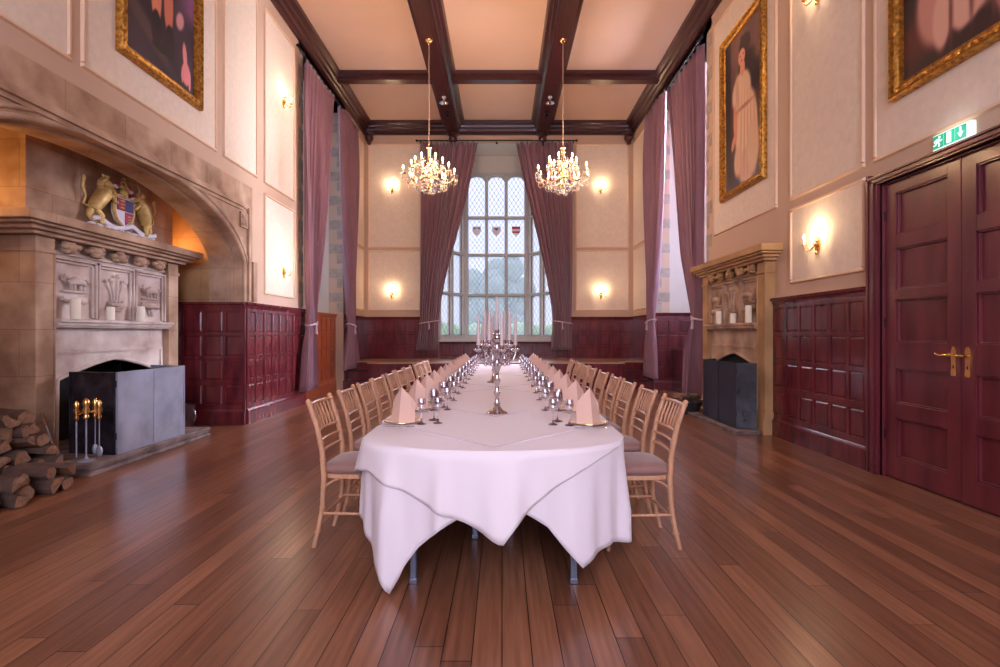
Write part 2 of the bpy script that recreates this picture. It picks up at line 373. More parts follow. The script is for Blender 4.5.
wpanel(FR_L, [(8.32, 9.46, 2.0, 3.55), (8.32, 9.46, 3.78, 6.53), (7.10, 8.02, 3.78, 6.53), (4.72, 6.87, 3.78, 6.53), (2.5, 4.54, 3.76, 6.53), (-3, 2.2, 3.76, 6.53), (-3, 2.6, 2, 3.55), (12.8, 14.2, 2.0, 3.6), (12.8, 14.2, 3.73, 6.5)], 2)
wpanel(FR_B, [(-3.66, -2.27, 3.73, 6.53), (-3.66, -2.27, 2.0, 3.6), (2.06, 3.46, 3.73, 6.53), (2.06, 3.46, 2.0, 3.6)], 3)

# ---- timber cornice and beams
prof = [(0, 6.80), (.05, 6.80), (.05, 6.86), (.09, 6.88), (.10, 6.94), (.15, 6.97), (.16, 7.02), (.23, 7.06), (.24, ZC), (0, ZC)]   # (out, z)
def cornice(fr, a, b, n):
    c = MB(fr); c.prism([(p[1], p[0]) for p in prof], 0, a, b); struct(c.build('trim_%d' % n, 'beam'))
cornice(FR_R, YR, YB, 4); cornice(FR_L, YR, YB, 5); cornice(FR_B, XL, XR, 6)
def ymoulded(x, hw, sp, z0, y0, y1, name):
    p = [(x-hw, z0), (x+hw, z0), (x+hw, z0+.13), (x+hw+sp*.35, z0+.16), (x+hw+sp*.4, z0+.22), (x+hw+sp*.8, z0+.26), (x+hw+sp, ZC),
         (x-hw-sp, ZC), (x-hw-sp*.8, z0+.26), (x-hw-sp*.4, z0+.22), (x-hw-sp*.35, z0+.16), (x-hw, z0+.13)]
    c = MB(); c.prism(p, 1, y0, y1)
    c.box(x-hw+.05, x+hw-.05, y0, y1, z0-.012, z0+.01)
    struct(c.build(name, 'beam'))
ymoulded(-1.335, .165, .15, 6.785, YR, YB-.02, 'beam'); ymoulded(1.105, .165, .15, 6.785, YR, YB-.02, 'beam')
def xbeam(y):
    c = MB(); p = [(y, 6.95), (y+.2, 6.95), (y+.2, 7.02), (y+.27, 7.07), (y+.28, ZC), (y-.08, ZC), (y-.07, 7.07), (y, 7.02)]
    c.prism(p, 0, XL+.05, XR-.05); struct(c.build('beam', 'beam'))
for yy in (11.5, 8.3, 5.2, 2.1, -1.0): xbeam(yy)
for i, x in enumerate((-1.335, 1.105, -3.62, 3.45)):         # carved corbels where beams and cornice meet the back wall
    c = MB(); c.lathe([(.02, -.33), (.06, -.30), (.05, -.26), (.10, -.2), (.12, -.13), (.09, -.08), (.15, -.04), (.15, .0)], (x, YB-.16, 6.785 if i < 2 else 6.81), 14)
    tag(c.build('beam_corbel', 'beam'), ['dark wooden corbel under the left long beam on window wall', 'dark wooden corbel under the right long beam on window wall',
        'dark wooden corbel in the left corner of the window wall', 'dark wooden corbel in the right corner of the window wall'][i], 'corbel', 'carved corbels under the beams')

# ---- panelling
ROWS = [(.293, .585), (.655, .96), (1.004, 1.315), (1.36, 1.67)]
def panelling(fr, L, nx, n, m='dado', z0=0.0, ztop=1.80, rows=ROWS, plinth=.22, cap=True, ends=(0, 0)):
    a = MB(fr); t = .02
    a.box(0, L, z0, ztop-.03, 0, t)
    P = L/nx; st = .022
    rows = [r for r in rows if r[0] > z0+.05]
    if plinth:
        a.box(0, L, z0, z0+plinth-.04, t, t+.035)
        a.prism([(z0+plinth-.04, t), (z0+plinth-.04, t+.035), (z0+plinth-.02, t+.032), (z0+plinth, t+.022), (z0+plinth+.015, t+.012), (z0+plinth+.02, t)], 0, 0, L)
    base = z0+(plinth or 0)
    edges = [base] + [v for r in rows for v in r] + [ztop-.06]
    for k in range(0, len(edges), 2):
        a.box(0, L, edges[k], edges[k+1], t, t+.016)
    for i in range(nx+1):
        u = min(max(i*P, st), L-st)
        for r in rows: a.box(u-st, u+st, r[0], r[1], t, t+.016)
    for i in range(nx):
        for r in rows:
            u0 = max(i*P, st if i == 0 else 0)+st; u1 = (i+1)*P-st
            a.frustum(u0+.004, u1-.004, r[0]+.004, r[1]-.004, t-.002, t+.010, .022)
            a.prism([(r[0], t), (r[0], t+.016), (r[0]+.012, t)], 0, u0, u1)
    if cap:
        a.prism([(ztop-.09, 0), (ztop-.09, .035), (ztop-.07, .045), (ztop-.05, .05), (ztop-.03, .075), (ztop, .08), (ztop, 0)], 0, -ends[0], L+ends[1])
    return struct(a.build('trim_%d' % n, m))
panelling(frame((XR, 5.09, 0), (0, 1, 0), (-1, 0, 0)), 6.86-5.09, 6, 10)
panelling(frame((XR, -3.4, 0), (0, 1, 0), (-1, 0, 0)), 3.12+3.4, 20, 11)
panelling(frame((XL, 7.69, 0), (0, 1, 0), (1, 0, 0)), 9.95-7.69, 8, 12, ends=(.06, 0))
panelling(frame((-5.0, 7.66, 0), (1, 0, 0), (0, -1, 0)), 1.23, 4, 13)
panelling(frame((-4.02, 9.95, 0), (0, 1, 0), (1, 0, 0)), 2.5, 8, 14, m='dadosunlit')
panelling(frame((XR+.0, 12.3, 0), (1, 0, 0), (0, -1, 0)), 1.15, 4, 15, ztop=1.83)
panelling(frame((XL, YR+.2, 0), (0, 1, 0), (1, 0, 0)), 6.3, 20, 16)
PR = [(.70, .98), (1.03, 1.33), (1.38, 1.68)]
panelling(frame((XL, YB, 0), (1, 0, 0), (0, -1, 0)), BX0-XL, 7, 17, z0=.646, rows=PR, plinth=0)
panelling(frame((BX1, YB, 0), (1, 0, 0), (0, -1, 0)), XR-BX1, 7, 18, z0=.646, rows=PR, plinth=0)
panelling(frame((XR, 12.32, 0), (0, 1, 0), (-1, 0, 0)), 2.0, 7, 19, z0=0, rows=PR, plinth=0)
panelling(frame((XL, 12.47, 0), (0, 1, 0), (1, 0, 0)), 1.84, 7, 20, z0=0, rows=PR, plinth=0)

# ---- grey quoins round the window recesses
def quoins(fn, n, z0=1.85, z1=6.5):
    a = MB(); z = z0; k = 0
    while z < z1:
        h = .22
        wd = .26 if k % 2 else .11
        fn(a, wd, z, z+h); z += h+(.0 if k % 2 else .02); k += 1
        if k % 2 == 0: z += .12
    struct(a.build('trim_%d' % n, 'quoin'))
quoins(lambda a, w_, p, q: a.box(XR-.006, XR+.02, 9.14-w_*.75, 9.16, p, q), 21, 2.6)
quoins(lambda a, w_, p, q: a.box(XR+.02, XR+.02+w_*1.3, 12.294, 12.32, p, q), 22)
quoins(lambda a, w_, p, q: a.box(XL-.02, XL+.006, 9.89-w_*.75, 9.92, p, q), 23)
quoins(lambda a, w_, p, q: a.box(XL-.02-w_*1.2, XL-.02, 12.444, 12.47, p, q), 24)

# ---- window maker: stone frame, panes and lead lattice, in a local (u, v, w) frame
def window(fr, W_, z0, z1, cols, bars, n, archtop=False, fr_w=.09, dp=.16, cells=(4, 7), mull=.065, pane='pane'):
    root = bpy.data.objects.new('window_%d' % n, None); COL.objects.link(root); root['kind'] = 'structure'
    a = MB(fr)
    a.box(0, fr_w, z0, z1, -dp, 0); a.box(W_-fr_w, W_, z0, z1, -dp, 0); a.box(0, W_, z0-.06, z0+.05, -dp, .05); a.box(0, W_, z1-.08, z1, -dp, 0)
    lw = (W_-2*fr_w-(cols-1)*mull)/cols
    us = [fr_w+i*(lw+mull) for i in range(cols)]
    for u in us[1:]: a.box(u-mull, u, z0, z1, -dp, 0)
    zs = [z0+.05]+[x for b in bars for x in (b-.035, b+.035)]+[z1-.08]
    for b in bars: a.box(0, W_, b-.035, b+.035, -dp, .01)
    if archtop:
        for u in us:
            zt = z1-.08; r = .26
            pts = [(u, zt), (u, zt-r)] + [(u+lw/2-lw/2*math.cos(PI*i/10), zt-r+r*.9*math.sin(PI*i/10)**.8) for i in range(1, 10)] + [(u+lw, zt-r), (u+lw, zt)]
            a.prism(pts, 2, -dp*.8, -dp*.25)
    a.build('stone_frame', 'mullion', root, bevel=.008)
    lat = MB(fr)
    for u in us:
        for k in range(0, len(zs), 2):
            p, q = zs[k], zs[k+1]
            g = MB(fr); g.box(u, u+lw, p, q, -dp*.55, -dp*.55+.006); g.build('glass_pane', pane, root)
            dw = lw/cells[0]; dh = dw*1.45; nr = max(1, round((q-p)/dh)); dh = (q-p)/nr; tt = .006
            for s_ in (1, -1):
                for i in range(-nr, cells[0]+nr+1):
                    # diagonal from (u+i*dw, p) with slope dh/dw
                    x0, y0_ = u+i*dw, p
                    # clip to the rectangle
                    if s_ == 1: X = lambda y, x0=x0: x0+(y-p)*dw/dh
                    else: X = lambda y, x0=x0: x0-(y-p)*dw/dh
                    ya = [];
                    for e in (u, u+lw):
                        y = p+(e-x0)*dh/dw*s_
                        if p <= y <= q: ya.append(y)
                    for y in (p, q):
                        if u <= X(y) <= u+lw: ya.append(y)
                    if len(ya) >= 2 and max(ya)-min(ya) > .02:
                        y1, y2 = min(ya), max(ya)
                        lat.add([(X(y1)-tt, y1, -dp*.5), (X(y1)+tt, y1, -dp*.5), (X(y2)+tt, y2, -dp*.5), (X(y2)-tt, y2, -dp*.5)], [(0, 1, 2, 3)])
            lat.box(u, u+.012, p, q, -dp*.6, -dp*.45); lat.box(u+lw-.012, u+lw, p, q, -dp*.6, -dp*.45)
            lat.box(u, u+lw, p, p+.012, -dp*.6, -dp*.45); lat.box(u, u+lw, q-.012, q, -dp*.6, -dp*.45)
    lat.build('lead_lattice', 'lead', root)
    return root, us, lw
BARS = (2.50, 3.717, 4.845)
CX0, CX1, CY = -1.12, .78, 15.7
fr_c = frame((CX0, CY, 0), (1, 0, 0), (0, -1, 0))
wroot, us, lw = window(fr_c, CX1-CX0, 1.24, 6.2, 3, BARS, 1, True)
for i, u in enumerate(us):                    # three small painted shields in the second row
    x = CX0+u+lw/2; z = 4.45; s_ = .13
    sh = [(x-s_, z+s_), (x+s_, z+s_), (x+s_, z-.01), (x+s_*.7, z-s_*.7), (x, z-s_*1.2), (x-s_*.7, z-s_*.7), (x-s_, z-.01)]
    g = MB(); g.prism(sh, 1, CY-.005+.06, CY+.01+.06); g.cur = 1
    if i == 2: g.box(x-s_, x+s_, CY+.05, CY+.056, z+.05, z+s_+.0); g.box(x-s_*.9, x+s_*.9, CY+.05, CY+.056, z-.07, z-.01)
    elif i == 1: g.prism([(x-.09, z+.08), (x+.09, z+.08), (x, z+.0)], 1, CY+.05, CY+.056)
    else: g.prism([(x-.1, z+.1), (x+.1, z+.1), (x+.1, z+.03), (x, z+.09), (x-.1, z+.03)], 1, CY+.05, CY+.056)
    g.build('painted_shield', ['heraldwhite', 'heraldred' if i == 2 else 'lead'], wroot)
def canted(p0, p1, n):
    d = Vector((p1[0]-p0[0], p1[1]-p0[1], 0)); L = d.length; u = d.normalized()
    nn = Vector((u.y, -u.x, 0))
    if nn.y > 0: nn = -nn
    return window(frame((p0[0], p0[1], 0), u, nn), L, 1.24, 6.2, 2, BARS, n, True, fr_w=.07, cells=(3, 7), mull=.09)
canted((BX0, YB+.3, 0), (CX0, CY, 0), 2); canted((CX1, CY, 0), (BX1, YB+.3, 0), 3)
w = MB()   # bay walls above and below the lights
poly = [(BX0-.1, YB+.3), (CX0-.02, CY+.05), (CX1+.02, CY+.05), (BX1+.1, YB+.3)]
w.prism(poly, 2, .3, 1.19)
for z0, z1 in ((6.14, 6.9),):
    for (p, q) in ((poly[0], poly[1]), (poly[1], poly[2]), (poly[2], poly[3])):
        d = (Vector(q)-Vector(p)).normalized(); nrm = Vector((-d.y, d.x))*.16
        w.prism([p, q, (q[0]+nrm.x, q[1]+nrm.y), (p[0]+nrm.x, p[1]+nrm.y)], 2, z0, z1)
w.prism([(BX0-.2, YB+.3), (CX0-.2, CY+.3), (CX1+.2, CY+.3), (BX1+.2, YB+.3)], 2, 6.72, 6.9)
struct(w.build('wall_window_bay', 'plaster'))
w = MB(); w.box(BX0, BX1, YB+.02, YB+.34, 1.11, 1.15); w.prism([(BX0, YB+.3), (CX0, CY-.02), (CX1, CY-.02), (BX1, YB+.3)], 2, 1.19, 1.24)
struct(w.build('trim_25', 'mullion'))
a = panelling(frame((BX0, YB+.24, 0), (1, 0, 0), (0, -1, 0)), BX1-BX0, 10, 26, z0=.646, ztop=1.14, rows=[(.72, 1.03)], plinth=0)
# sides' windows (daylight comes in through them)
window(frame((4.85, 9.2, 0), (0, 1, 0), (-1, 0, 0)), 3.1, 1.25, 6.6, 4, BARS, 4, pane='dimpane')
window(frame((-4.85, 9.9, 0), (0, 1, 0), (1, 0, 0)), 2.55, 1.8, 6.6, 3, BARS, 5, pane='dimpane')
window(frame((-2.3, YR-.05, 0), (1, 0, 0), (0, 1, 0)), 4.6, 1.45, 6.4, 5, BARS, 6, cells=(3, 6))  # unseen rear window, added for the fill light

# ---- platform with corner steps
PX0, PX1, PZ = -3.2, 2.92, .646
w = MB(); w.cur = 1
w.box(PX0, PX1, 12.42, YB, 0, PZ-.03); w.box(XL, PX0, 13.02, YB, 0, PZ-.03); w.box(PX1, XR, 13.02, YB, 0, PZ-.03)
for k, (y, z) in enumerate(((12.42, .215), (12.72, .43))):
    for (p, q) in ((XL, PX0), (PX1, XR)):
        w.cur = 1; w.box(p, q, y, 13.02, z-.215, z-.025); w.cur = 2; w.box(p, q, y-.02, y+.31, z-.025, z)
w.cur = 0; w.box(PX0-.01, PX1+.01, 12.39, 13.0, PZ-.03, PZ); w.box(XL, XR, 13.0, YB, PZ-.03, PZ); w.box(BX0, BX1, YB, YB+.24, PZ-.03, PZ)
w.cur = 1; n_ = 18
for i in range(n_):
    u0 = PX0+.05+i*(PX1-PX0-.1)/n_; u1 = PX0+.05+(i+1)*(PX1-PX0-.1)/n_
    w.frustum(u0+.04, u1-.04, 12.42, 12.42, .1, .5, 0) if False else w.box(u0+.03, u1-.03, 12.405, 12.42, .12, .53)
struct(w.build('floor_platform', ['platform', 'dado', 'beam']))

# ---- stone arch round the fireplace recess on the left
AC, AH, AZ0, AZ1 = 5.36, 2.27, 2.35, 3.17
def archz(y, g=0.0):
    t = min(1, abs(y-AC)/(AH+g)); return AZ0+(AZ1+g-AZ0)*(1-t**2.3)**.62
a = MB(); N = 40
ys = [AC-AH*math.cos(PI*i/N) for i in range(N+1)]
low = [(y, archz(y)) for y in ys]
for (x0, x1) in ((XL-.5, XL+.02),):
    for (p, q) in zip(low, low[1:]):
        a.prism([p, q, (q[0], 3.54), (p[0], 3.54)], 0, x0, x1)
    a.box(x0, x1, AC+AH, 7.87, 1.8, 3.54); a.box(x0, x1, 2.93, AC-AH, 0, 3.54)
a.box(XL-.3, XL-.0, 7.70, 7.87, 0, 1.8)
struct(a.build('wall_stone_arch', 'ashlar'))
a = MB()
def rib(off, out, r):
    pts = [(XL+out, AC+AH+off, 1.81)] + [(XL+out, AC-(AH+off)*math.cos(PI*i/N), archz(AC-(AH+off)*math.cos(PI*i/N), off)) for i in range(N, -1, -1)] + [(XL+out, AC-AH-off, .1)]
    a.tube(pts, r, 8)
rib(.015, .012, .03); rib(.09, .02, .022); rib(-.004, -.16, .025)
a.box(XL+.02, XL+.075, 3.1, 7.55, 3.17, 3.20); a.box(XL+.02, XL+.055, 3.1, 7.52, 3.20, 3.245); a.box(XL+.02, XL+.045, 3.1, 7.57, 3.13, 3.17)
a.box(XL+.02, XL+.06, 7.70, 7.76, 1.82, 3.2); a.box(XL+.02, XL+.045, 7.52, 7.78, 3.17, 3.24)
a.box(XL-.02, XL+.05, 7.85, 7.97, 1.82, 2.42)
a.box(XL+.0, XL+.05, 7.48, 7.68, 2.88, 3.10)
a.ball((XL+.05, 7.58, 2.99), .07, 8, 6, (.5, 1, 1))
for dy, dz in ((.05, .05), (-.05, .05), (.05, -.05), (-.05, -.05)): a.ball((XL+.05, 7.58+dy, 2.99+dz), .035, 8, 5, (.6, 1, 1))
struct(a.build('trim_27', 'stone'))
a = MB()
a.box(-5.3, -5.1, 2.9, 7.9, 0, 3.6); a.box(-5.2, XL-.3, 7.69, 7.89, 0, 3.6); a.box(-5.2, XL-.3, 2.9, 3.1, 0, 3.6); a.box(-5.2, XL-.3, 2.9, 7.9, 3.42, 3.6)
struct(a.build('wall_inglenook', 'ashlaro'))
point('inglenook_uplight_far', (-4.65, 7.40, 2.55), 7, (1, .52, .16), .05)
point('inglenook_uplight_near', (-4.75, 4.45, 2.75), 8, (1, .52, .16), .05)

# ---- skirting of the double door, architrave, leaves
fr = frame((XR, 0, 0), (0, 1, 0), (-1, 0, 0))
a = MB(fr)
for k, (o0, o1, w_) in enumerate(((0, .176, .02), (.03, .16, .05), (.06, .10, .065), (.13, .155, .065))):
    a.box(D1+o0, D1+o1, 0, DZ+o0, 0, w_); a.box(D0-o1, D0-o0, 0, DZ+o0, 0, w_); a.box(D0-o1, D1+o1, DZ+o0*.62, DZ+o1*.62, 0, w_)
a.box(D1-.004, D1+.02, 0, DZ+.02, -.1, .02); a.box(D0-.02, D0+.004, 0, DZ+.02, -.1, .02); a.box(D0, D1, DZ-.003, DZ+.02, -.1, .02)
struct(a.build('trim_28', 'door'))
PZS = [(.205, .565), (.70, 1.02), (1.26, 1.65), (1.74, 2.12), (2.246, 2.634)]
def leaf(y0, y1, n, side):
    r = bpy.data.objects.new('door_%d' % n, None); COL.objects.link(r); r['kind'] = 'structure'
    a = MB(fr); s_ = .125; w0, w1 = -.07, -.012
    a.box(y0, y0+s_, 0.01, DZ-.005, w0, w1); a.box(y1-s_, y1, .01, DZ-.005, w0, w1)
    zz = [.01]+[v for p in PZS for v in p]+[DZ-.005]
    for k in range(0, len(zz), 2): a.box(y0+s_, y1-s_, zz[k], zz[k+1], w0, w1)
    for p in PZS:
        a.box(y0+s_, y1-s_, p[0], p[1], w0, w0+.02)
        for (q0, q1, r0, r1) in ((y0+s_, y1-s_, p[0], p[0]+.014), (y0+s_, y1-s_, p[1]-.014, p[1]), (y0+s_, y0+s_+.014, p[0], p[1]), (y1-s_-.014, y1-s_, p[0], p[1])):
            a.box(q0, q1, r0, r1, w0+.015, w1-.012)
    a.build('leaf', 'door', r, bevel=.003)
    yh = y0+.06 if side > 0 else y1-.06
    h = MB(fr)
    pl = [(yh-.022, 1.0), (yh+.022, 1.0), (yh+.026, 1.03), (yh+.02, 1.06), (yh+.024, 1.2), (yh+.012, 1.235), (yh-.012, 1.235), (yh-.024, 1.2), (yh-.02, 1.06), (yh-.026, 1.03)]
    h.prism(pl, 2, w1, w1+.008)
    h.cur = 1; h.box(yh-.004, yh+.004, 1.06, 1.085, w1+.006, w1+.010); h.cur = 0
    h.tube([(yh, 1.165, w1+.006), (yh, 1.165, w1+.05)], .011, 10)
    dirn = 1
    h.tube([(yh, 1.165, w1+.05), (yh+.03*dirn, 1.168, w1+.055), (yh+.07*dirn, 1.162, w1+.05), (yh+.10*dirn, 1.166, w1+.05), (yh+.125*dirn, 1.178, w1+.045)], [.011, .009, .007, .008, .010], 8)
    h.build('door_handle', ['brass', 'iron'], r)
    for z in (.35, 1.4, 2.4):
        g = MB(fr); y_ = y1 if side > 0 else y0
        g.tube([(y_, z, w1+.006), (y_, z+.09, w1+.006)], .008, 8); g.build('hinge', 'iron', r)
leaf(4.105, D1-.005, 1, 1); leaf(D0+.005, 4.098, 2, -1)
w = MB(); w.box(XR+.06, XR+.1, D0-.1, D1+.1, 0, DZ+.1); struct(w.build('door_3', 'beam'))

# ---- world outside the windows
g = MB(); g.box(-60, 60, 16.5, 90, -1.2, -1.0); struct(g.build('ground_lawn', 'lawn'))
random.seed(3)
for i in range(7):
    t = MB(); cx, cy = -27+i*9.0+random.uniform(-1, 1), 46+random.uniform(-3, 4); h = random.uniform(5.5, 8.5)
    for k in range(90):
        an = random.uniform(0, 2*PI); rr = random.uniform(0, 2.6); zz = random.uniform(.5, h)
        t.ball((cx+rr*math.cos(an), cy+rr*math.sin(an), zz-1), random.uniform(.6, 1.3), 9, 6)
    t.tube([(cx, cy, -1), (cx, cy, h*.7)], [.3, .12], 8)
    tag(t.build('garden_tree', 'tree'), 'hazy green tree on the lawn seen through the leaded window', 'tree', 'trees beyond the lawn')

h = MB(); random.seed(21)
for i in range(150):
    h.ball((-15+i*.2, 30+random.uniform(-.2, .2), random.choice((-.4, .3, 1.0, 1.5))), random.uniform(.35, .55), 7, 5)
h.box(-15, 15, 29.8, 30.3, -1, 1.6)
tag(h.build('garden_hedge', 'hedge'), 'bright clipped hedge outside, low in the leaded end window', 'hedge')
# ================================================================== FIREPLACES
def fireplace(org, u, n, d, L, side, sh, over, m1, m2, label):
    """org: near end of the chimneypiece on the wall; d: depth of the body; sh: shelf overhang; over: overhang at the ends"""
    fr = frame(org, u, n)
    root = thing('stone_fireplace', label, 'fireplace', (0, 0, 0))
    pw = .22; b = d-.07                      # b: plane of the carved field
    O0, O1 = pw+.10, L-pw-.10
    # field wall with a four-centred opening
    a = MB(fr); N_ = 20; oc = (O0+O1)/2; oh = (O1-O0)/2
    pts = []
    for i in range(N_+1):
        t = -math.cos(PI*i/N_); pts.append((oc+oh*t, .86+.19*(1-abs(t)**1.5)*.8+.04*(1-abs(t))))
    pts[0] = (O0, .80); pts[-1] = (O1, .80)
    for (p, q) in zip(pts, pts[1:]): a.prism([p, q, (q[0], 1.2), (p[0], 1.2)], 2, b-.06, b)
    a.box(0.02, O0, 0, 1.2, 0, b); a.box(O1, L-.02, 0, 1.2, 0, b); a.box(0.02, L-.02, 1.2, 2.35, 0, b)
    a.build('field', m2, root, recalc=False)
    f = MB(fr)
    f.tube([(O0-.01, .05, b)]+[(p[0], p[1], b+.0) for p in pts]+[(O1+.01, .05, b)], .022, 8)
    for (q0, q1, r0, r1) in ((O0-.07, O1+.07, 1.13, 1.17), (O0-.07, O0-.03, .05, 1.13), (O1+.03, O1+.07, .05, 1.13)): f.box(q0, q1, r0, r1, b, b+.02)
    f.build('arch_moulding', m2, root)
    k = MB(fr)                                # firebox
    k.box(O0-.02, O0, .0, 1.06, .02, b-.02); k.box(O1, O1+.02, .0, 1.06, .02, b-.02); k.box(O0, O1, 0, 1.2, .0, .02)
    k.build('firebox', 'soot', root)
    for (p, q) in ((0, pw), (L-pw, L)):       # pilasters with moulded base
        a = MB(fr); a.box(p, q, .0, 2.3, 0, d); a.box(p-.02, q+.02, 0, .16, 0, d+.03)
        a.prism([(.16, 0), (.16, d+.03), (.20, d+.02), (.25, d+.01), (.30, d), (.30, 0)], 0, p-.015, q+.015)
        a.box(p-.012, q+.012, 2.14, 2.18, 0, d+.015)
        a.tube([(p+.012 if p > 0 else q-.012, .3, d), (p+.012 if p > 0 else q-.012, 2.14, d)], .012, 8)
        a.build('pilaster', m1, root, bevel=.006)
    # shelf
    a = MB(fr); e = sh
    for (z0, z1, o_) in ((2.30, 2.34, .3), (2.34, 2.38, .55), (2.38, 2.41, .8), (2.41, 2.50, 1.0)):
        a.box(-over*o_, L+over*o_, z0, z1, 0, d+e*o_)
    a.build('mantel_shelf', m1, root, bevel=.012)
    # bosses of leaves under the shelf
    a0 = MB(fr); a0.box(pw, L-pw, 2.16, 2.19, 0, b+.03); a0.build('frieze_moulding', m2, root)
    bm_ = None
    for i in range(5):
        c = pw+(L-2*pw)*(i+.5)/5
        g = MB(fr); g.ball((c, 2.24, b+.06), .075, 10, 6, (1.1, .8, .9))
        for k_ in range(6):
            an = 2*PI*k_/6+i; g.ball((c+.075*math.cos(an), 2.24+.042*math.sin(an), b+.07+.02*math.cos(k_*2)), .042, 7, 5, (1.2, .8, .9))
        g.build('carved_boss', m1, root)
    # three carved panels
    w3 = (L-2*pw)/3
    for i in range(3):
        p, q = pw+i*w3+.05, pw+(i+1)*w3-.05
        g = MB(fr)
        for k_, (o_, h_) in enumerate(((0, .05), (.03, .03))):
            p_, q_, r_, s_ = p-.04+o_, q+.04-o_, 1.50+o_*.4, 2.13-o_
            for (x0, x1, y0, y1) in ((p_, q_, s_-.022, s_), (p_, p_+.022, r_, s_), (q_-.022, q_, r_, s_)): g.box(x0, x1, y0, y1, b, b+h_)
        c = (p+q)/2; w = b+.025
        if i == 1:                            # three plumes rising from a coronet
            for s_ in (-1, 0, 1):
                g.tube([(c+s_*.03, 1.70, w), (c+s_*.06, 1.82, w+.01), (c+s_*.10, 1.93+(.05 if s_ == 0 else 0), w+.02)], [.012, .016, .02], 8)
                g.ball((c+s_*.115, 1.955+(.055 if s_ == 0 else 0), w+.025), .035, 9, 6, (1, .9, .8))
            g.box(c-.10, c+.10, 1.665, 1.70, w-.01, w+.03)
            for s_ in (-.09, -.03, .03, .09): g.ball((c+s_, 1.715, w+.01), .018, 7, 5)
            g.tube([(c-.13, 1.64, w), (c-.05, 1.61, w+.02), (c+.05, 1.61, w+.02), (c+.13, 1.64, w)], .016, 7)
        else:                                 # beast crest over a wreath and scroll
            g.tube([(c-.10, 1.87, w+.01), (c-.03, 1.90, w+.03), (c+.05, 1.89, w+.03), (c+.11, 1.86, w+.02)], [.03, .045, .04, .025], 9)
            g.ball((c+.13, 1.90, w+.02), .03, 8, 6); g.tube([(c-.11, 1.87, w), (c-.15, 1.92, w+.01), (c-.12, 1.96, w)], .01, 6)
            for s_ in (-.08, -.03, .05, .09): g.tube([(c+s_, 1.87, w+.02), (c+s_+.01, 1.80, w+.02)], [.018, .012], 6)
            g.tube([(c-.15, 1.785, w), (c+.15, 1.785, w)], .014, 7)
            g.tube([(c-.16, 1.71, w), (c-.08, 1.69, w+.03), (c, 1.70, w+.03), (c+.08, 1.69, w+.03), (c+.15, 1.72, w)], [.03, .04, .035, .04, .025], 8)
            g.tube([(c+.02, 1.67, w), (c-.01, 1.62, w+.02), (c+.04, 1.57, w)], .018, 7)
        g.build('carved_panel', m2, root)
    a = MB(fr); a.box(pw-.02, L-pw+.02, 1.455, 1.49, 0, d+.07); a.box(pw-.01, L-pw+.01, 1.42, 1.455, 0, d+.045); a.box(pw, L-pw, 1.40, 1.42, 0, d+.02)
    a.build('ledge', m2, root, bevel=.006)
    return root, fr
fp_l, frL = fireplace((-5.1, 5.04, 0), (0, 1, 0), (1, 0, 0), .58, 2.22, 1, .20, .28, 'ashlar', 'stonel',
    'large carved stone fireplace inside the arched recess, left wall, under the gilded arms')
a = MB(); a.box(-5.1, -4.60, 5.02, 7.26, 2.5, 3.42); a.build('overmantel', 'ashlar', fp_l)
fp_r, frR = fireplace((XR, 6.86, 0), (0, 1, 0), (-1, 0, 0), .14, 2.13, -1, .15, .2, 'stoneo', 'stone',
    'smaller ochre stone fireplace against the right wall below the lady portrait')

# hearths
def hearth(name, x0, x1, y0, y1, z, label):
    a = MB(); a.box(x0, x1, y0, y1, 0, z*.35); a.box(x0, x1-.02*(1 if x1 > x0 else -1), y0+.02, y1-.02, z*.35, z*.6); a.box(x0, x1, y0, y1, z*.6, z)
    tag(a.build(name, 'slate', bevel=.008), label, 'hearth')
hearth('hearth_slab', -5.05, -3.83, 4.84, 6.83, .116, 'grey stone hearth slab carrying the big left fire screen')
hearth('hearth_slab', 3.60, 3.06, 6.88, 8.95, .05, 'low dark hearth slab under the black fire screen at the right wall')

# folding metal fire screens
def screen(name, pts, z0, z1, mats, label, thick=.012, wavy=False):
    r = thing(name, label, 'fire screen', (0, 0, 0))
    for i, (p, q) in enumerate(zip(pts, pts[1:])):
        p, q = Vector(p), Vector(q); u = (q-p); L = u.length; u.normalize(); n = Vector((-u.y, u.x))
        fr = frame((p.x, p.y, 0), (u.x, u.y, 0), (n.x, n.y, 0))
        g = MB(fr); t = thick
        nu, nv = 14, 10
        def fn(a_, b_, t0):
            w = .006*math.sin(a_*7+i*2)*math.sin(b_*5+i) if wavy else 0
            return (a_*L, lerp(z0+.01, z1, b_), w+t0)
        g.grid(lambda a_, b_: fn(a_, b_, 0), nu, nv); g.grid(lambda a_, b_: fn(a_, b_, -t), nu, nv)
        for (q0, q1, r0, r1) in ((0, L, z1-.015, z1+.004), (0, L, z0, z0+.018), (0, .014, z0, z1), (L-.014, L, z0, z1)): g.box(q0, q1, r0, r1, -t-.008, .008)
        g.build('screen_panel', mats[i], r)
    for p in pts[1:-1]:
        for z in (z0+.15, z1-.15):
            g = MB(); g.tube([(p[0], p[1], z), (p[0], p[1], z+.07)], .011, 8); g.build('hinge', 'iron', r)
screen('fire_screen', [(-4.42, 5.33), (-3.90, 5.25), (-3.89, 5.80), (-3.885, 6.34), (-4.40, 6.52)], .116, .945, ['glossblack', 'steel', 'steel', 'steel'],
    'grey folding metal fire screen standing on the left hearth slab', wavy=True)
screen('fire_screen', [(3.42, 6.98), (3.185, 7.06), (3.17, 7.62), (3.19, 8.23), (3.42, 8.34)], .05, .935, ['glossblack', 'blacksteel', 'blacksteel', 'blacksteel'],
    'black folding metal fire screen in front of the right fireplace')

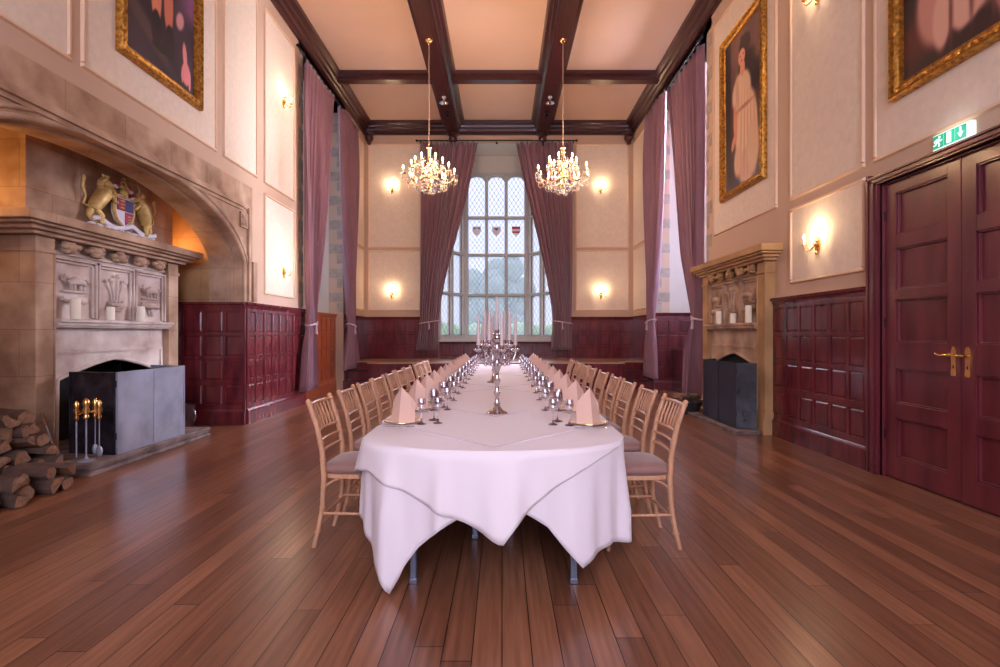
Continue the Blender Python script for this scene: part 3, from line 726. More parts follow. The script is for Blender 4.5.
# pillar candles on the two ledges
CND = [(-4.47, 5.45, .215, .045, 'left'), (-4.47, 5.94, .155, .040, 'left'), (-4.47, 6.44, .185, .040, 'left'),
       (3.43, 8.22, .20, .045, 'right'), (3.43, 7.72, .15, .045, 'right'), (3.43, 7.24, .24, .045, 'right')]
WHICH = ['tallest ivory pillar candle on the left fireplace ledge, nearest the camera', 'short ivory pillar candle in the middle of the left fireplace ledge', 'medium ivory pillar candle on the left fireplace ledge, farthest in',
         'medium ivory pillar candle on the right fireplace ledge, nearest the window', 'shortest ivory pillar candle in the middle of the right fireplace ledge', 'tallest ivory pillar candle on the right fireplace ledge, nearest the double door']
for (x, y, h, r_, s_), lb in zip(CND, WHICH):
    r = thing('pillar_candle', lb, 'candle', (x, y, 1.49), 0, 'pillar candles on the fireplace ledges')
    g = MB(); g.lathe([(r_*.97, 0), (r_, .01), (r_, h-.01), (r_*.95, h), (r_*.6, h-.008), (.001, h-.01)], seg=20); g.build('wax', 'candle', r)
    g = MB(); g.tube([(0, 0, h-.012), (.002, 0, h+.006)], .0018, 6); g.build('wick', 'iron', r)

# companion set of fire irons
r = thing('fire_irons', 'brass handled fire irons hanging on a stand on the left hearth', 'fire irons', (-3.99, 4.99, .116))
g = MB(); g.lathe([(.07, 0), (.07, .012), (.03, .02), (.012, .035), (.009, .05)], seg=18); g.tube([(0, 0, .04), (0, 0, .50)], .007, 8); g.build('stand', 'steel', r)
g = MB(); g.lathe([(.014, .40), (.030, .42), (.018, .45), (.034, .49), (.020, .52), (.032, .55), (.026, .585), (.004, .605)], seg=14)
g.tube([(-.11, 0, .46), (0, 0, .475), (.11, 0, .46)], .006, 7); g.tube([(0, -.10, .46), (0, 0, .475), (0, .10, .46)], .006, 7); g.build('top_rail', 'brass', r)
for i, (dx, dy) in enumerate(((-.045, -.06), (.11, .02), (.0, .11))):
    g = MB(); g.tube([(dx, dy, .06), (dx, dy, .42)], .005, 7)
    if i == 0: g.tube([(dx, dy, .42), (dx, dy, .05)], .006, 6)
    elif i == 1: g.ball((dx, dy, .09), .035, 8, 6, (1, .3, 1.6))
    else: g.ball((dx, dy, .09), .03, 8, 6, (.8, .8, 1.8))
    o = g.build(['poker', 'shovel', 'brush'][i], 'steel', r)
    g = MB(); g.lathe([(.008, .39), (.022, .42), (.013, .45), (.025, .49), (.016, .52), (.025, .555), (.008, .585)], (dx, dy, 0), 12); g.build('handle', 'brass', o)
# leaning poker with a wooden handle
r = thing('hearth_shovel', 'long steel hearth tool with a wooden handle leaning on the left pilaster', 'fire tool', (-4.38, 5.02, .116))
g = MB(); g.tube([(.12, -.02, .0), (-.03, .01, .33)], .008, 8); g.box(.09, .15, -.035, -.005, 0, .06); g.build('shaft', 'steel', r)
g = MB(); g.tube([(-.03, .01, .33), (-.085, .022, .45)], [.011, .015], 10); g.build('handle', 'splitwood', r)
# metal bucket
r = thing('ash_bucket', 'dull metal bucket with a bail handle standing behind the grey fire screen', 'bucket', (-4.50, 7.40, 0))
g = MB(); g.lathe([(.09, 0), (.10, .01), (.125, .32), (.13, .33), (.122, .33), (.095, .03), (.001, .02)], seg=24); g.build('pail', 'bucket', r)
g = MB(); g.tube([(.115, -.02, .27), (.15, -.03, .22), (.165, -.03, .16), (.14, -.03, .10), (.12, -.02, .13)], .007, 8); g.build('handle', 'silver', r)
g = MB(); g.tube([(.05+.03*math.cos(t), -.118, .17+.045*math.sin(t)) for t in [i*PI/6 for i in range(13)]], .005, 6); g.build('ring', 'iron', r)

# ---- logs
random.seed(11)
def log_mesh(L, R, kind):
    g = MB(); n = 10
    if kind == 0: poly = [(R*math.cos(2*PI*i/n)*random.uniform(.88, 1.08), R*math.sin(2*PI*i/n)*random.uniform(.88, 1.08)) for i in range(n)]
    elif kind == 1:
        poly = [(R*1.1*math.cos(PI*i/(n-2)), R*1.1*math.sin(PI*i/(n-2))*random.uniform(.9, 1.1)-R*.4) for i in range(n-1)]
    else:
        poly = [(-R*.2, -R*.9)] + [(R*1.3*math.cos(PI*(.12+.62*i/7))*random.uniform(.92, 1.05), R*1.3*math.sin(PI*(.12+.62*i/7))-R*.4) for i in range(8)]
    segs = 5; m_ = len(poly); vs = []
    for k in range(segs+1):
        s_ = 1+random.uniform(-.06, .06)
        for (a_, b_) in poly: vs.append((-L/2+L*k/segs+(random.uniform(-.012, .012) if k in (0, segs) else 0), a_*s_, b_*s_))
    g.add(vs, [(k*m_+i, k*m_+(i+1) % m_, (k+1)*m_+(i+1) % m_, (k+1)*m_+i) for k in range(segs) for i in range(m_-1 if kind == 1 else m_)])
    g.cur = 1
    if kind == 1: g.add(vs, [(k*m_+m_-1, k*m_, (k+1)*m_, (k+1)*m_+m_-1) for k in range(segs)])
    g.add(vs, [list(range(m_))[::-1], list(range(segs*m_, segs*m_+m_))])
    return g
protos = []
for k in range(6):
    g = log_mesh(random.uniform(.30, .38), random.uniform(.055, .07), k % 3); o = g.build('firewood_log', ['bark', 'splitwood'], bevel=.003); protos.append(o)
used_l = [False]*6
rowsN = [(6, .065), (6, .17), (5, .275), (5, .38), (4, .485), (3, .59)]
kk = 0
for ri, (cnt, z) in enumerate(rowsN):
    for c in range(cnt):
        for lay in (0, 1):
            if lay == 1 and (ri > 1 or c == 0): continue
            p = kk % 6
            o = protos[p] if not used_l[p] else protos[p].copy()
            if used_l[p]: COL.objects.link(o)
            used_l[p] = True
            if lay == 0:
                y = 4.78-c*.155-ri*.02+random.uniform(-.015, .015); x = -4.22+random.uniform(-.03, .03)-ri*.035
            else:
                y = 4.66-c*.155+random.uniform(-.01, .01); x = -3.87-ri*.06+random.uniform(-.03, .03)+c*.0
                if c > 4: x -= .05
            o.location = (x, y, z+(0 if ri else 0)); o.rotation_euler = (random.uniform(0, 6.28), random.uniform(-.06, .06), random.uniform(-.5, .5) + (0 if lay == 0 else -.2))
            tag(o, 'split firewood log in the heap left of the stone fireplace', 'log', 'firewood heap beside the left fireplace')
            kk += 1
r = thing('log_basket', 'dark wicker basket of logs between the right fire screen and the near curtain', 'basket', (3.13, 8.72, 0))
g = MB(); g.lathe([(.13, 0), (.15, .01), (.19, .14), (.20, .20), (.185, .20), (.14, .03), (.001, .02)], seg=22)
for z, rr in ((.04, .16), (.08, .173), (.12, .184), (.16, .192)): g.tube([(rr*math.cos(2*PI*i/22), rr*math.sin(2*PI*i/22), z) for i in range(23)], .008, 6)
g.build('woven_bowl', 'wicker', r)
g = MB(); g.tube([(0, .19*math.cos(PI*i/12), .19+.13*math.sin(PI*i/12)) for i in range(13)], .011, 7); g.build('handle', 'wicker', r)
for i, (dx, dy, dz, rz) in enumerate(((-.06, 0, .17, .1), (.06, .02, .18, -.1), (0, -.03, .275, .25), (-.03, .07, .27, -.4))):
    o = protos[(i*2+1) % 6].copy(); COL.objects.link(o); o.scale = (.95, .85, .85); o.location = (3.13+dx, 8.72+dy, dz); o.rotation_euler = (i*1.3, 0, rz)
    tag(o, 'pale split log lying in the dark wicker basket', 'log', 'logs in the wicker basket')
# radiator cabinet in the right recess
r = thing('radiator_cabinet', 'low dark wood radiator cabinet beside the panelled recess, right window', 'cabinet', (0, 0, 0))
g = MB(); g.box(4.0, 4.7, 11.5, 12.24, .0, .93); g.build('body', 'dado', r, bevel=.01)
g = MB(); g.box(3.97, 4.72, 11.46, 12.25, .93, .98); g.build('top', 'dado', r, bevel=.008)
g = MB()
for k in range(6): g.box(4.06, 4.64, 11.48, 11.5, .10+k*.13, .18+k*.13)
g.build('front_grille', 'beam', r)

# ---- royal coat of arms in painted relief
r = thing('coat_of_arms', 'painted royal coat of arms with gilded lion and unicorn above left mantel', 'coat of arms', (-4.54, 6.20, 2.53))
r.scale = (1, 1.08, .94)
fr = frame((0, 0, 0), (0, 1, 0), (1, 0, 0))
def beast(s_, uni):
    g = MB(fr); X = lambda a_: s_*a_
    g.tube([(X(.40), .20, 0), (X(.36), .30, .02), (X(.30), .40, .03), (X(.26), .48, .03)], [.06, .075, .085, .06], 12)          # rearing body
    g.ball((X(.255), .545, .04), .055, 12, 8, (1, 1, .9))                                                                    # head
    g.tube([(X(.25), .55, .05), (X(.20), .53, .06)], [.035, .022], 9)
    if uni:
        g.tube([(X(.23), .59, .05), (X(.17), .72, .05)], [.010, .002], 6); g.tube([(X(.30), .58, .03), (X(.34), .46, .03), (X(.36), .38, .03)], [.02, .03, .015], 8)
    else:
        for k in range(12):
            an = 2*PI*k/12; g.ball((X(.285+.06*math.cos(an)), .51+.075*math.sin(an), .035), .034, 7, 5)
        for k in (-1, 0, 1): g.tube([(X(.26+k*.03), .60, .03), (X(.26+k*.035), .65, .03)], [.012, .014], 6)
    for (p0, p1, p2) in (((.28, .40, .05), (.20, .42, .06), (.16, .36, .06)), ((.27, .46, .04), (.19, .50, .05), (.15, .45, .05)),
                         ((.40, .20, .03), (.33, .14, .05), (.35, .05, .05)), ((.42, .19, .0), (.46, .12, .01), (.42, .05, .02))):
        g.tube([(X(p0[0]), p0[1], p0[2]), (X(p1[0]), p1[1], p1[2]), (X(p2[0]), p2[1], p2[2])], [.042, .028, .020], 9); g.ball((X(p2[0]-.012), p2[1]-.005, p2[2]), .026, 7, 5)
    g.tube([(X(.43), .22, 0), (X(.52), .24, .0), (X(.50), .34, .01), (X(.55), .42, .01), (X(.53), .52, .01)], [.014, .013, .013, .013, .02], 8)
    g.ball((X(.53), .53, .01), .03, 7, 5, (.8, 1.4, .8))
    return g
beast(-1, False).build('lion', 'gilt', r); beast(1, True).build('unicorn', 'gilt', r)
g = MB(fr)
sh = [(-.13, .44), (.13, .44), (.13, .26), (.09, .16), (0, .09), (-.09, .16), (-.13, .26)]
g.prism(sh, 2, -.02, .045); g.cur = 1; g.prism([(-.12, .43), (0, .43), (0, .28), (-.12, .28)], 2, .045, .055); g.prism([(0, .27), (.12, .27), (.085, .17), (0, .11)], 2, .045, .055)
g.cur = 2; g.prism([(0, .43), (.12, .43), (.12, .28), (0, .28)], 2, .045, .052); g.cur = 3
for k in range(3):
    g.ball((-.06, .31+k*.042, .06), .018, 7, 5, (2, .7, 1)); g.ball((.05, .15+k*.035, .06), .014, 7, 5, (2, .7, 1))
g.tube([(x*1.15, (z-.27)*1.15+.27, .03) for x, z in sh+[sh[0]]], .018, 7)
g.build('shield', ['heraldwhite', 'heraldred', 'heraldblue', 'gilt'], r)
g = MB(fr); g.ball((0, .51, .03), .055, 10, 8, (1, 1.1, .8)); g.box(-.06, .06, .56, .585, 0, .06)
for k in range(5): g.ball((-.056+k*.028, .60, .03), .016, 7, 5)
g.tube([(-.055, .59, .03), (-.03, .65, .03), (0, .66, .03), (.03, .65, .03), (.055, .59, .03)], .010, 7); g.ball((0, .69, .03), .022, 8, 6)
g.build('crowned_helmet', ['gilt'], r)
for s_ in (-1, 1):
    g = MB(fr)
    for k in range(9):
        g.cur = k % 2; t = k/8; g.ball((s_*(.08+.10*math.sin(t*PI)), .60-.30*t, .02), .038-.01*t, 8, 6, (1.1, .8, .7))
        g.ball((s_*(.14+.06*math.sin(t*5)), .58-.28*t, .0), .026, 7, 5)
    g.build('mantling', ['heraldred', 'heraldwhite'], r)
g = MB(fr); g.grid(lambda a_, b_: (lerp(-.48, .48, a_), .05+.035*math.sin(a_*4*PI)+b_*.055, .05+.02*math.cos(a_*4*PI)), 32, 1); g.build('motto_ribbon', 'heraldwhite', r, solid=.012)
g = MB(fr)
for k in range(10): g.ball((-.45+k*.1, .025, .03), .035, 7, 5, (1.5, .6, 1))
g.build('mound', ['heraldwhite'], r)

# ================================================================== CURTAINS
def curtain(fr, keys, z0, z1, zt, label, folds=11, amp=.055, tie=True):
    folds = int(folds*.8)
    """keys: list of (z, edge_a, edge_b) from the top down, in the local frame (along, up, out)"""
    r = thing('curtain', label, 'curtain', (0, 0, 0))
    zs = [k[0] for k in keys][::-1]; ta = [(k[0], k[1]) for k in keys][::-1]; tb = [(k[0], k[2]) for k in keys][::-1]
    ph = random.uniform(0, 6)
    def ease(tab, z):
        for (a_, p), (b_, q) in zip(tab, tab[1:]):
            if z <= b_: return p+(q-p)*(z-a_)/(b_-a_)
        return tab[-1][1]
    def fn(a_, b_):
        z = lerp(z0, z1, b_)
        zz = [z-.12, z, z+.12]
        A = sum(ease(ta, min(max(q, z0), z1)) for q in zz)/3; B = sum(ease(tb, min(max(q, z0), z1)) for q in zz)/3
        wdt = abs(B-A); f = folds
        s_ = a_ + .012*math.sin(2*PI*a_*3+ph+z*.5)
        am = amp*(1+.25*math.sin(a_*9+z*.8+ph))
        w = am*math.sin(2*PI*f*s_+ph+.5*math.sin(z*.9+a_*4)) + am*.35*math.sin(2*PI*f*2.1*s_+z*.4)
        # bunching outwards near the tie
        kt = math.exp(-((z-zt)/.35)**2)
        w = w*(1-.45*kt) + .05*kt*math.sin(PI*a_)
        u = lerp(A, B, a_) + .25*wdt/f*math.sin(4*PI*f*s_+ph)*.3
        return (u, z, w)
    g = MB(fr); g.grid(fn, folds*12, 46); g.build('drape', 'velvet', r, solid=.006, recalc=False)
    A = ease(ta, zt); B = ease(tb, zt)
    if tie:
        g = MB(fr); c = (A+B)/2; hw = abs(B-A)/2+.02; pts = []
        for i in range(25):
            t = 2*PI*i/24; pts.append((c+hw*math.cos(t), zt+.05*math.cos(t)*(1 if B > A else -1)*.8, .01+.085*math.sin(t)))
        g.tube(pts, .018, 8, caps=False); g.ball((c, zt-.03, .10), .03, 9, 6); g.tube([(c, zt-.04, .10), (c+.01, zt-.2, .10)], [.016, .03], 9)
        g.build('tieback', 'tie', r)
    lo, hi = min(keys[0][1], keys[0][2]), max(keys[0][1], keys[0][2]); o = None
    for i in range(int((hi-lo)/.14)+1):
        u = lo+.03+i*.14
        if o is None:
            g = MB(fr); g.tube([(u, z1+.03+.03*math.cos(t), .03*math.sin(t)) for t in [k*PI/5 for k in range(11)]], .005, 6); o = g.build('curtain_ring', 'iron', r)
        else:
            c = o.copy(); COL.objects.link(c); d = (fr @ Vector((u, 0, 0)))-(fr @ Vector((lo+.03, 0, 0))); c.location = d
    return r
fB = frame((0, 14.12, 0), (1, 0, 0), (0, -1, 0)); fLc = frame((-3.65, 0, 0), (0, 1, 0), (1, 0, 0)); fRn = frame((3.54, 0, 0), (0, 1, 0), (-1, 0, 0)); fRc = frame((3.46, 0, 0), (0, 1, 0), (-1, 0, 0))
curtain(fB, [(6.53, -2.22, -.66), (5.4, -2.22, -.88), (4.2, -2.22, -1.17), (3.0, -2.22, -1.5), (2.2, -2.23, -1.66), (1.65, -2.22, -1.72), (1.3, -2.26, -1.72), (.89, -2.33, -1.74)], .89, 6.53, 1.65, 'mauve velvet curtain tied back left of the great end window', 12)
curtain(fB, [(6.53, 1.93, .38), (5.4, 1.92, .60), (4.2, 1.91, .90), (3.0, 1.90, 1.18), (2.2, 1.89, 1.33), (1.65, 1.87, 1.39), (1.3, 1.88, 1.36), (.89, 1.90, 1.33)], .89, 6.53, 1.65, 'mauve velvet curtain tied back right of the great end window', 12)
curtain(fLc, [(6.42, 9.63, 11.25), (5.2, 9.63, 10.9), (4.0, 9.64, 10.7), (2.8, 9.66, 10.45), (1.9, 9.72, 10.2), (1.53, 9.76, 10.12), (1.1, 9.6, 10.15), (.27, 9.44, 10.22)], .27, 6.42, 1.53, 'mauve curtain on the left side window, the one nearer the big fireplace', 10)
curtain(fLc, [(6.45, 13.05, 11.6), (5.2, 13.05, 11.75), (4.0, 13.0, 11.9), (2.8, 12.95, 12.1), (1.9, 12.9, 12.25), (1.53, 12.85, 12.3), (1.1, 13.1, 12.15), (.49, 13.4, 11.95)], .49, 6.45, 1.53, 'mauve curtain on the left side window, the one beside the platform steps', 9)
curtain(fRn, [(6.50, 9.25, 11.1), (5.2, 9.24, 10.75), (4.0, 9.22, 10.5), (2.8, 9.22, 10.15), (2.1, 9.20, 9.75), (1.6, 9.20, 9.58), (1.1, 9.20, 9.9), (.17, 9.20, 10.05)], .17, 6.50, 1.62, 'mauve curtain on the right side window, the one beside the ochre fireplace', 10)
curtain(fRc, [(6.50, 12.46, 10.95), (5.2, 12.5, 11.05), (4.0, 12.5, 11.2), (2.8, 12.45, 11.45), (2.1, 12.4, 11.7), (1.62, 12.35, 11.8), (1.1, 12.55, 11.7), (.32, 12.75, 11.55)], .32, 6.50, 1.62, 'mauve curtain on the right side window, the one beside the platform steps', 9)
def rod(p, q, nrm, label):
    r = thing('curtain_rod', label, 'curtain rod', (0, 0, 0))
    p, q, nrm = Vector(p), Vector(q), Vector(nrm)
    g = MB(); g.tube([p, q], .016, 10); g.build('pole', 'iron', r)
    for e in (p, q):
        g = MB(); g.ball(e, .032, 10, 8); g.build('finial', 'iron', r)
    for t in (.02, .5, .98):
        e = p.lerp(q, t); g = MB(); g.tube([e, e+nrm], .010, 8); g.tube([e+nrm*.92, e+nrm], .03, 10); g.build('bracket', 'iron', r)
rod((-2.32, 14.12, 6.58), (2.03, 14.12, 6.58), (0, .2, 0), 'black curtain rod above the great end window')
rod((-3.65, 9.55, 6.48), (-3.65, 13.15, 6.48), (-.14, 0, .2), 'black curtain rod along the left side window')
rod((3.50, 9.12, 6.55), (3.50, 12.6, 6.55), (.10, 0, .2), 'black curtain rod along the right side window')

# ================================================================== LIGHT FITTINGS
def sconce(x, y, z, nrm, label):
    n = Vector(nrm); u = Vector((-n.y, n.x, 0))
    r = thing('wall_sconce', label, 'wall light', (x, y, z), 0, 'two-candle wall sconces')
    fr = Matrix.Identity(4)
    for i in range(3): fr[i][0] = u[i]; fr[i][1] = (0, 0, 1)[i]; fr[i][2] = n[i]
    g = MB(fr); g.lathe([(.001, .03), (.02, .028), (.04, .016), (.05, 0)], seg=14) if False else g.prism([(.045*math.cos(2*PI*i/12), .085*math.sin(2*PI*i/12)) for i in range(12)], 2, 0, .018)
    g.ball((0, 0, .03), .026, 10, 8, (1, 1.3, 1)); g.ball((0, -.1, .02), .018, 8, 6, (1, 1.4, 1)); g.build('backplate', 'brass', r)
    for s_ in (-1, 1):
        a = MB(fr); a.tube([(0, -.01, .03), (s_*.04, -.06, .06), (s_*.09, -.07, .08), (s_*.12, -.03, .09), (s_*.12, .0, .09)], .0065, 8)
        a.lathe([(.001, 0)], seg=6) if False else None
        o = a.build('arm', 'brass', r)
        c = fr @ Vector((s_*.12, 0, .09))
        h = MB(Matrix.Translation(c)); h.lathe([(.006, -.005), (.03, .004), (.028, .008), (.012, .008)], seg=14); h.build('drip_pan', 'brass', o)
        h = MB(Matrix.Translation(c)); h.lathe([(.011, .008), (.011, .07), (.004, .072)], seg=12); h.build('candle_sleeve', 'ivory', o)
        h = MB(Matrix.Translation(c)); h.lathe([(.003, .072), (.013, .088), (.012, .10), (.003, .125), (.0005, .132)], seg=12); h.build('bulb', 'sbulb', o)
    p = Vector((x, y, z))+n*.14+Vector((0, 0, .14))
    point('sconce_light', p, 6.0, (1, .74, .48), .03)
Bk = YB-.01
sconce(-3.03, Bk, 5.30, (0, -1, 0), 'brass two-candle sconce high on the window wall, left side')
sconce(-3.03, Bk, 2.40, (0, -1, 0), 'brass two-candle sconce low on the window wall, left side')
sconce(2.72, Bk, 5.30, (0, -1, 0), 'brass two-candle sconce high on the window wall, right side')
sconce(2.72, Bk, 2.40, (0, -1, 0), 'brass two-candle sconce low on the window wall, right side')
sconce(XL+.01, 9.0, 5.36, (1, 0, 0), 'brass sconce high on the left wall beside the curtain')
sconce(XL+.01, 9.0, 2.42, (1, 0, 0), 'brass sconce on the left wall just above the panelling')
sconce(XR-.01, 5.92, 2.36, (-1, 0, 0), 'brass sconce on the right wall between fireplace and double door')
sconce(XR-.01, 5.92, 5.2, (-1, 0, 0), 'brass sconce high on the right wall, just out of the top of the picture')

DROP = []
def chandelier(x, y, label):
    r = thing('chandelier', label, 'chandelier', (x, y, 3.9), 0, 'crystal chandeliers')
    g = MB(); g.tube([(0, 0, .90), (0, 0, 2.87)], .007, 8)
    for k in range(60): g.ball((0, 0, .93+k*.032), .010, 6, 4, (1, .6, 1.2))
    g.build('chain', 'cable', r)
    g = MB(); g.lathe([(.07, 2.875), (.075, 2.86), (.05, 2.82), (.02, 2.80), (.008, 2.78)], seg=18); g.build('ceiling_rose', 'brass', r)
    g = MB(); g.lathe([(.01, .90), (.045, .885), (.052, .86), (.036, .84), (.034, .60), (.045, .57), (.03, .53), (.022, .42), (.055, .36), (.065, .32), (.03, .27), (.02, .2), (.05, .15), (.04, .10), (.012, .06), (.02, .03), (.002, .0)], seg=18)
    g.build('stem', 'brass', r)
    REST = []
    def arm(an, rad, z0, z1, zc):
        c, s_ = math.cos(an), math.sin(an)
        P = lambda rr, z: (rr*c, rr*s_, z)
        g = MB(); g.tube([P(.03, z0), P(rad*.35, z0-.05), P(rad*.6, z0-.10), P(rad*.82, z0-.09), P(rad*.97, z1-.07), P(rad, z1)], .008, 8)
        # scroll under the arm
        cx_, cz_ = rad*.98, z0-.075
        g.tube([P(cx_+.058*math.cos(t), cz_+.058*math.sin(t)) for t in [i*2*PI/14 for i in range(15)]], .0055, 6)
        o = g.build('arm', 'cableglass', r)
        B = MB(Matrix.Translation(P(rad, z1))); B.lathe([(.005, -.01), (.05, .0), (.058, .012), (.05, .010), (.012, .006)], seg=12); B.build('bobeche', 'crystal', o)
        B = MB(Matrix.Translation(P(rad, z1))); B.lathe([(.011, .008), (.011, .085), (.004, .088)], seg=10); B.build('candle_sleeve', 'ivory', o)
        B = MB(Matrix.Translation(P(rad, z1))); B.lathe([(.004, .088), (.016, .105), (.014, .12), (.004, .15), (.0005, .158)], seg=10); B.build('bulb', 'bulb', o)
        for k in range(5):
            a2 = an+2*PI*k/5; q = P(rad, z1); q = (q[0]+.05*math.cos(a2), q[1]+.05*math.sin(a2), q[2]-.03)
            if not DROP:
                B = MB(); B.octa((0, 0, 0), .010, .035); B.octa((0, 0, -.037), .013, .05); DROP.append(B.build('crystal_drop', 'crystal', o)); d = DROP[0]
            else:
                d = DROP[0].copy(); COL.objects.link(d); d.parent = o
            d.location = q
        for k in range(1, 5):
            t = k/5; q = P(rad*t, z0-.10-.02*math.sin(PI*t)); REST.append((q[0], q[1], q[2]-.02))
    for k in range(8): arm(2*PI*k/8+.2, .47, .34, .37, 0)
    for k in range(6): arm(2*PI*k/6+.5, .31, .24, .22, 0)
    for k in range(6): arm(2*PI*k/6+.1, .25, .54, .56, 0)
    g = MB()
    for rr, z, n_ in ((.08, .03, 10), (.14, .07, 14), (.22, .11, 18), (.10, .62, 8)):
        for k in range(n_):
            a2 = 2*PI*k/n_; g.octa((rr*math.cos(a2), rr*math.sin(a2), z), .014, .07); g.octa((rr*math.cos(a2), rr*math.sin(a2), z+.05), .010, .035)
    for q in REST: g.octa(q, .012, .05)
    o = g.build('crystal_fringe', 'crystal', r); o['kind'] = 'stuff'
    for (dx, dy, dz) in ((.38, 0, .62), (-.38, 0, .62), (0, .38, .62), (0, -.38, .62)):
        point('chandelier_light', (x+dx, y+dy, 3.9+dz), 20, WARM, .06)
M['cableglass'] = mat('honey_glass_arm', (236, 200, 160), 0.12, spec=.8, coat=.6)
chandelier(-1.35, 9.61, 'lit crystal chandelier hanging in front of the left end curtain')
chandelier(1.127, 9.61, 'lit crystal chandelier hanging in front of the right end curtain')
for i, (x, y) in enumerate(((-1.335, 11.95), (1.105, 11.95), (-1.335, 12.75), (1.105, 12.75))):
    r = thing('beam_spotlight', ['small white spotlight under the left beam next to the cross beam', 'small white spotlight under the right beam next to the cross beam',
        'small dark spotlight under the left beam nearer the end wall', 'small dark spotlight under the right beam nearer the end wall'][i], 'spotlight', (x, y, 6.785), 0, 'spotlights under the ceiling beams')
    g = MB(); g.lathe([(.05, -.0), (.05, -.03), (.012, -.035), (.012, -.07)], seg=14); g.build('mount', 'plasticwhite' if i < 2 else 'iron', r)
    g = MB(); k = 1 if i < 2 else .6; g.lathe([(.03*k, -.07), (.06*k, -.09), (.11*k, -.15), (.10*k, -.15), (.05*k, -.10)], seg=16); g.build('lamp_head', 'silver' if i < 2 else 'iron', r)
# exit sign
r = thing('exit_sign', 'green lit emergency exit sign above the double door', 'exit sign', (XR, 4.13, 2.905))
fr = Matrix.Identity(4); uu = Vector((0, -1, 0)); nn = Vector((-1, 0, 0))
for i in range(3): fr[i][0] = uu[i]; fr[i][1] = (0, 0, 1)[i]; fr[i][2] = nn[i]
g = MB(fr); g.box(-.175, .175, -.062, .062, 0, .045); g.build('housing', 'signwhite', r, bevel=.006)
g = MB(fr @ Matrix.Diagonal((.80, .82, 1, 1)))
for k in range(3): g.box(-.208+k*.13, -.208+k*.13+.122, -.064, .064, .045, .049)
g.build('green_legend', 'green', r)
g = MB(fr @ Matrix.Diagonal((.80, .82, 1, 1))); w0, w1 = .049, .052
cx_ = -.147
g.prism([(cx_+.02+.012*math.cos(2*PI*i/10), .040+.012*math.sin(2*PI*i/10)) for i in range(10)], 2, w0, w1)
g.prism([(cx_-.01, .028), (cx_+.02, .025), (cx_+.012, -.012), (cx_-.02, -.010)], 2, w0, w1)
g.prism([(cx_-.02, -.005), (cx_-.008, -.012), (cx_-.028, -.032), (cx_-.056, -.034), (cx_-.054, -.026), (cx_-.032, -.022)], 2, w0, w1)
g.prism([(cx_+.0, -.01), (cx_+.012, -.01), (cx_+.026, -.03), (cx_+.016, -.055), (cx_+.006, -.052), (cx_+.012, -.032)], 2, w0, w1)
g.prism([(cx_-.008, .026), (cx_-.034, .020), (cx_-.046, .0), (cx_-.038, -.002), (cx_-.028, .012), (cx_-.008, .014)], 2, w0, w1)
g.prism([(cx_+.018, .02), (cx_+.036, .004), (cx_+.052, .012), (cx_+.050, .005), (cx_+.035, -.006), (cx_+.014, .008)], 2, w0, w1)
g.build('running_figure', 'signwhite', r); g = MB(fr @ Matrix.Diagonal((.80, .82, 1, 1)))
g.box(-.040, .008, -.052, .052, w0, w1); g.build('doorway_symbol', 'signwhite', r); g = MB(fr @ Matrix.Diagonal((.80, .82, 1, 1)))
g.box(.106, .124, -.01, .05, w0, w1); g.prism([(.085, .0), (.145, .0), (.115, -.045)], 2, w0, w1)
g.build('down_arrow', 'signwhite', r)
point('exit_sign_glow', (XR-.14, 4.10, 2.92), .6, (.75, .9, 1), .05)

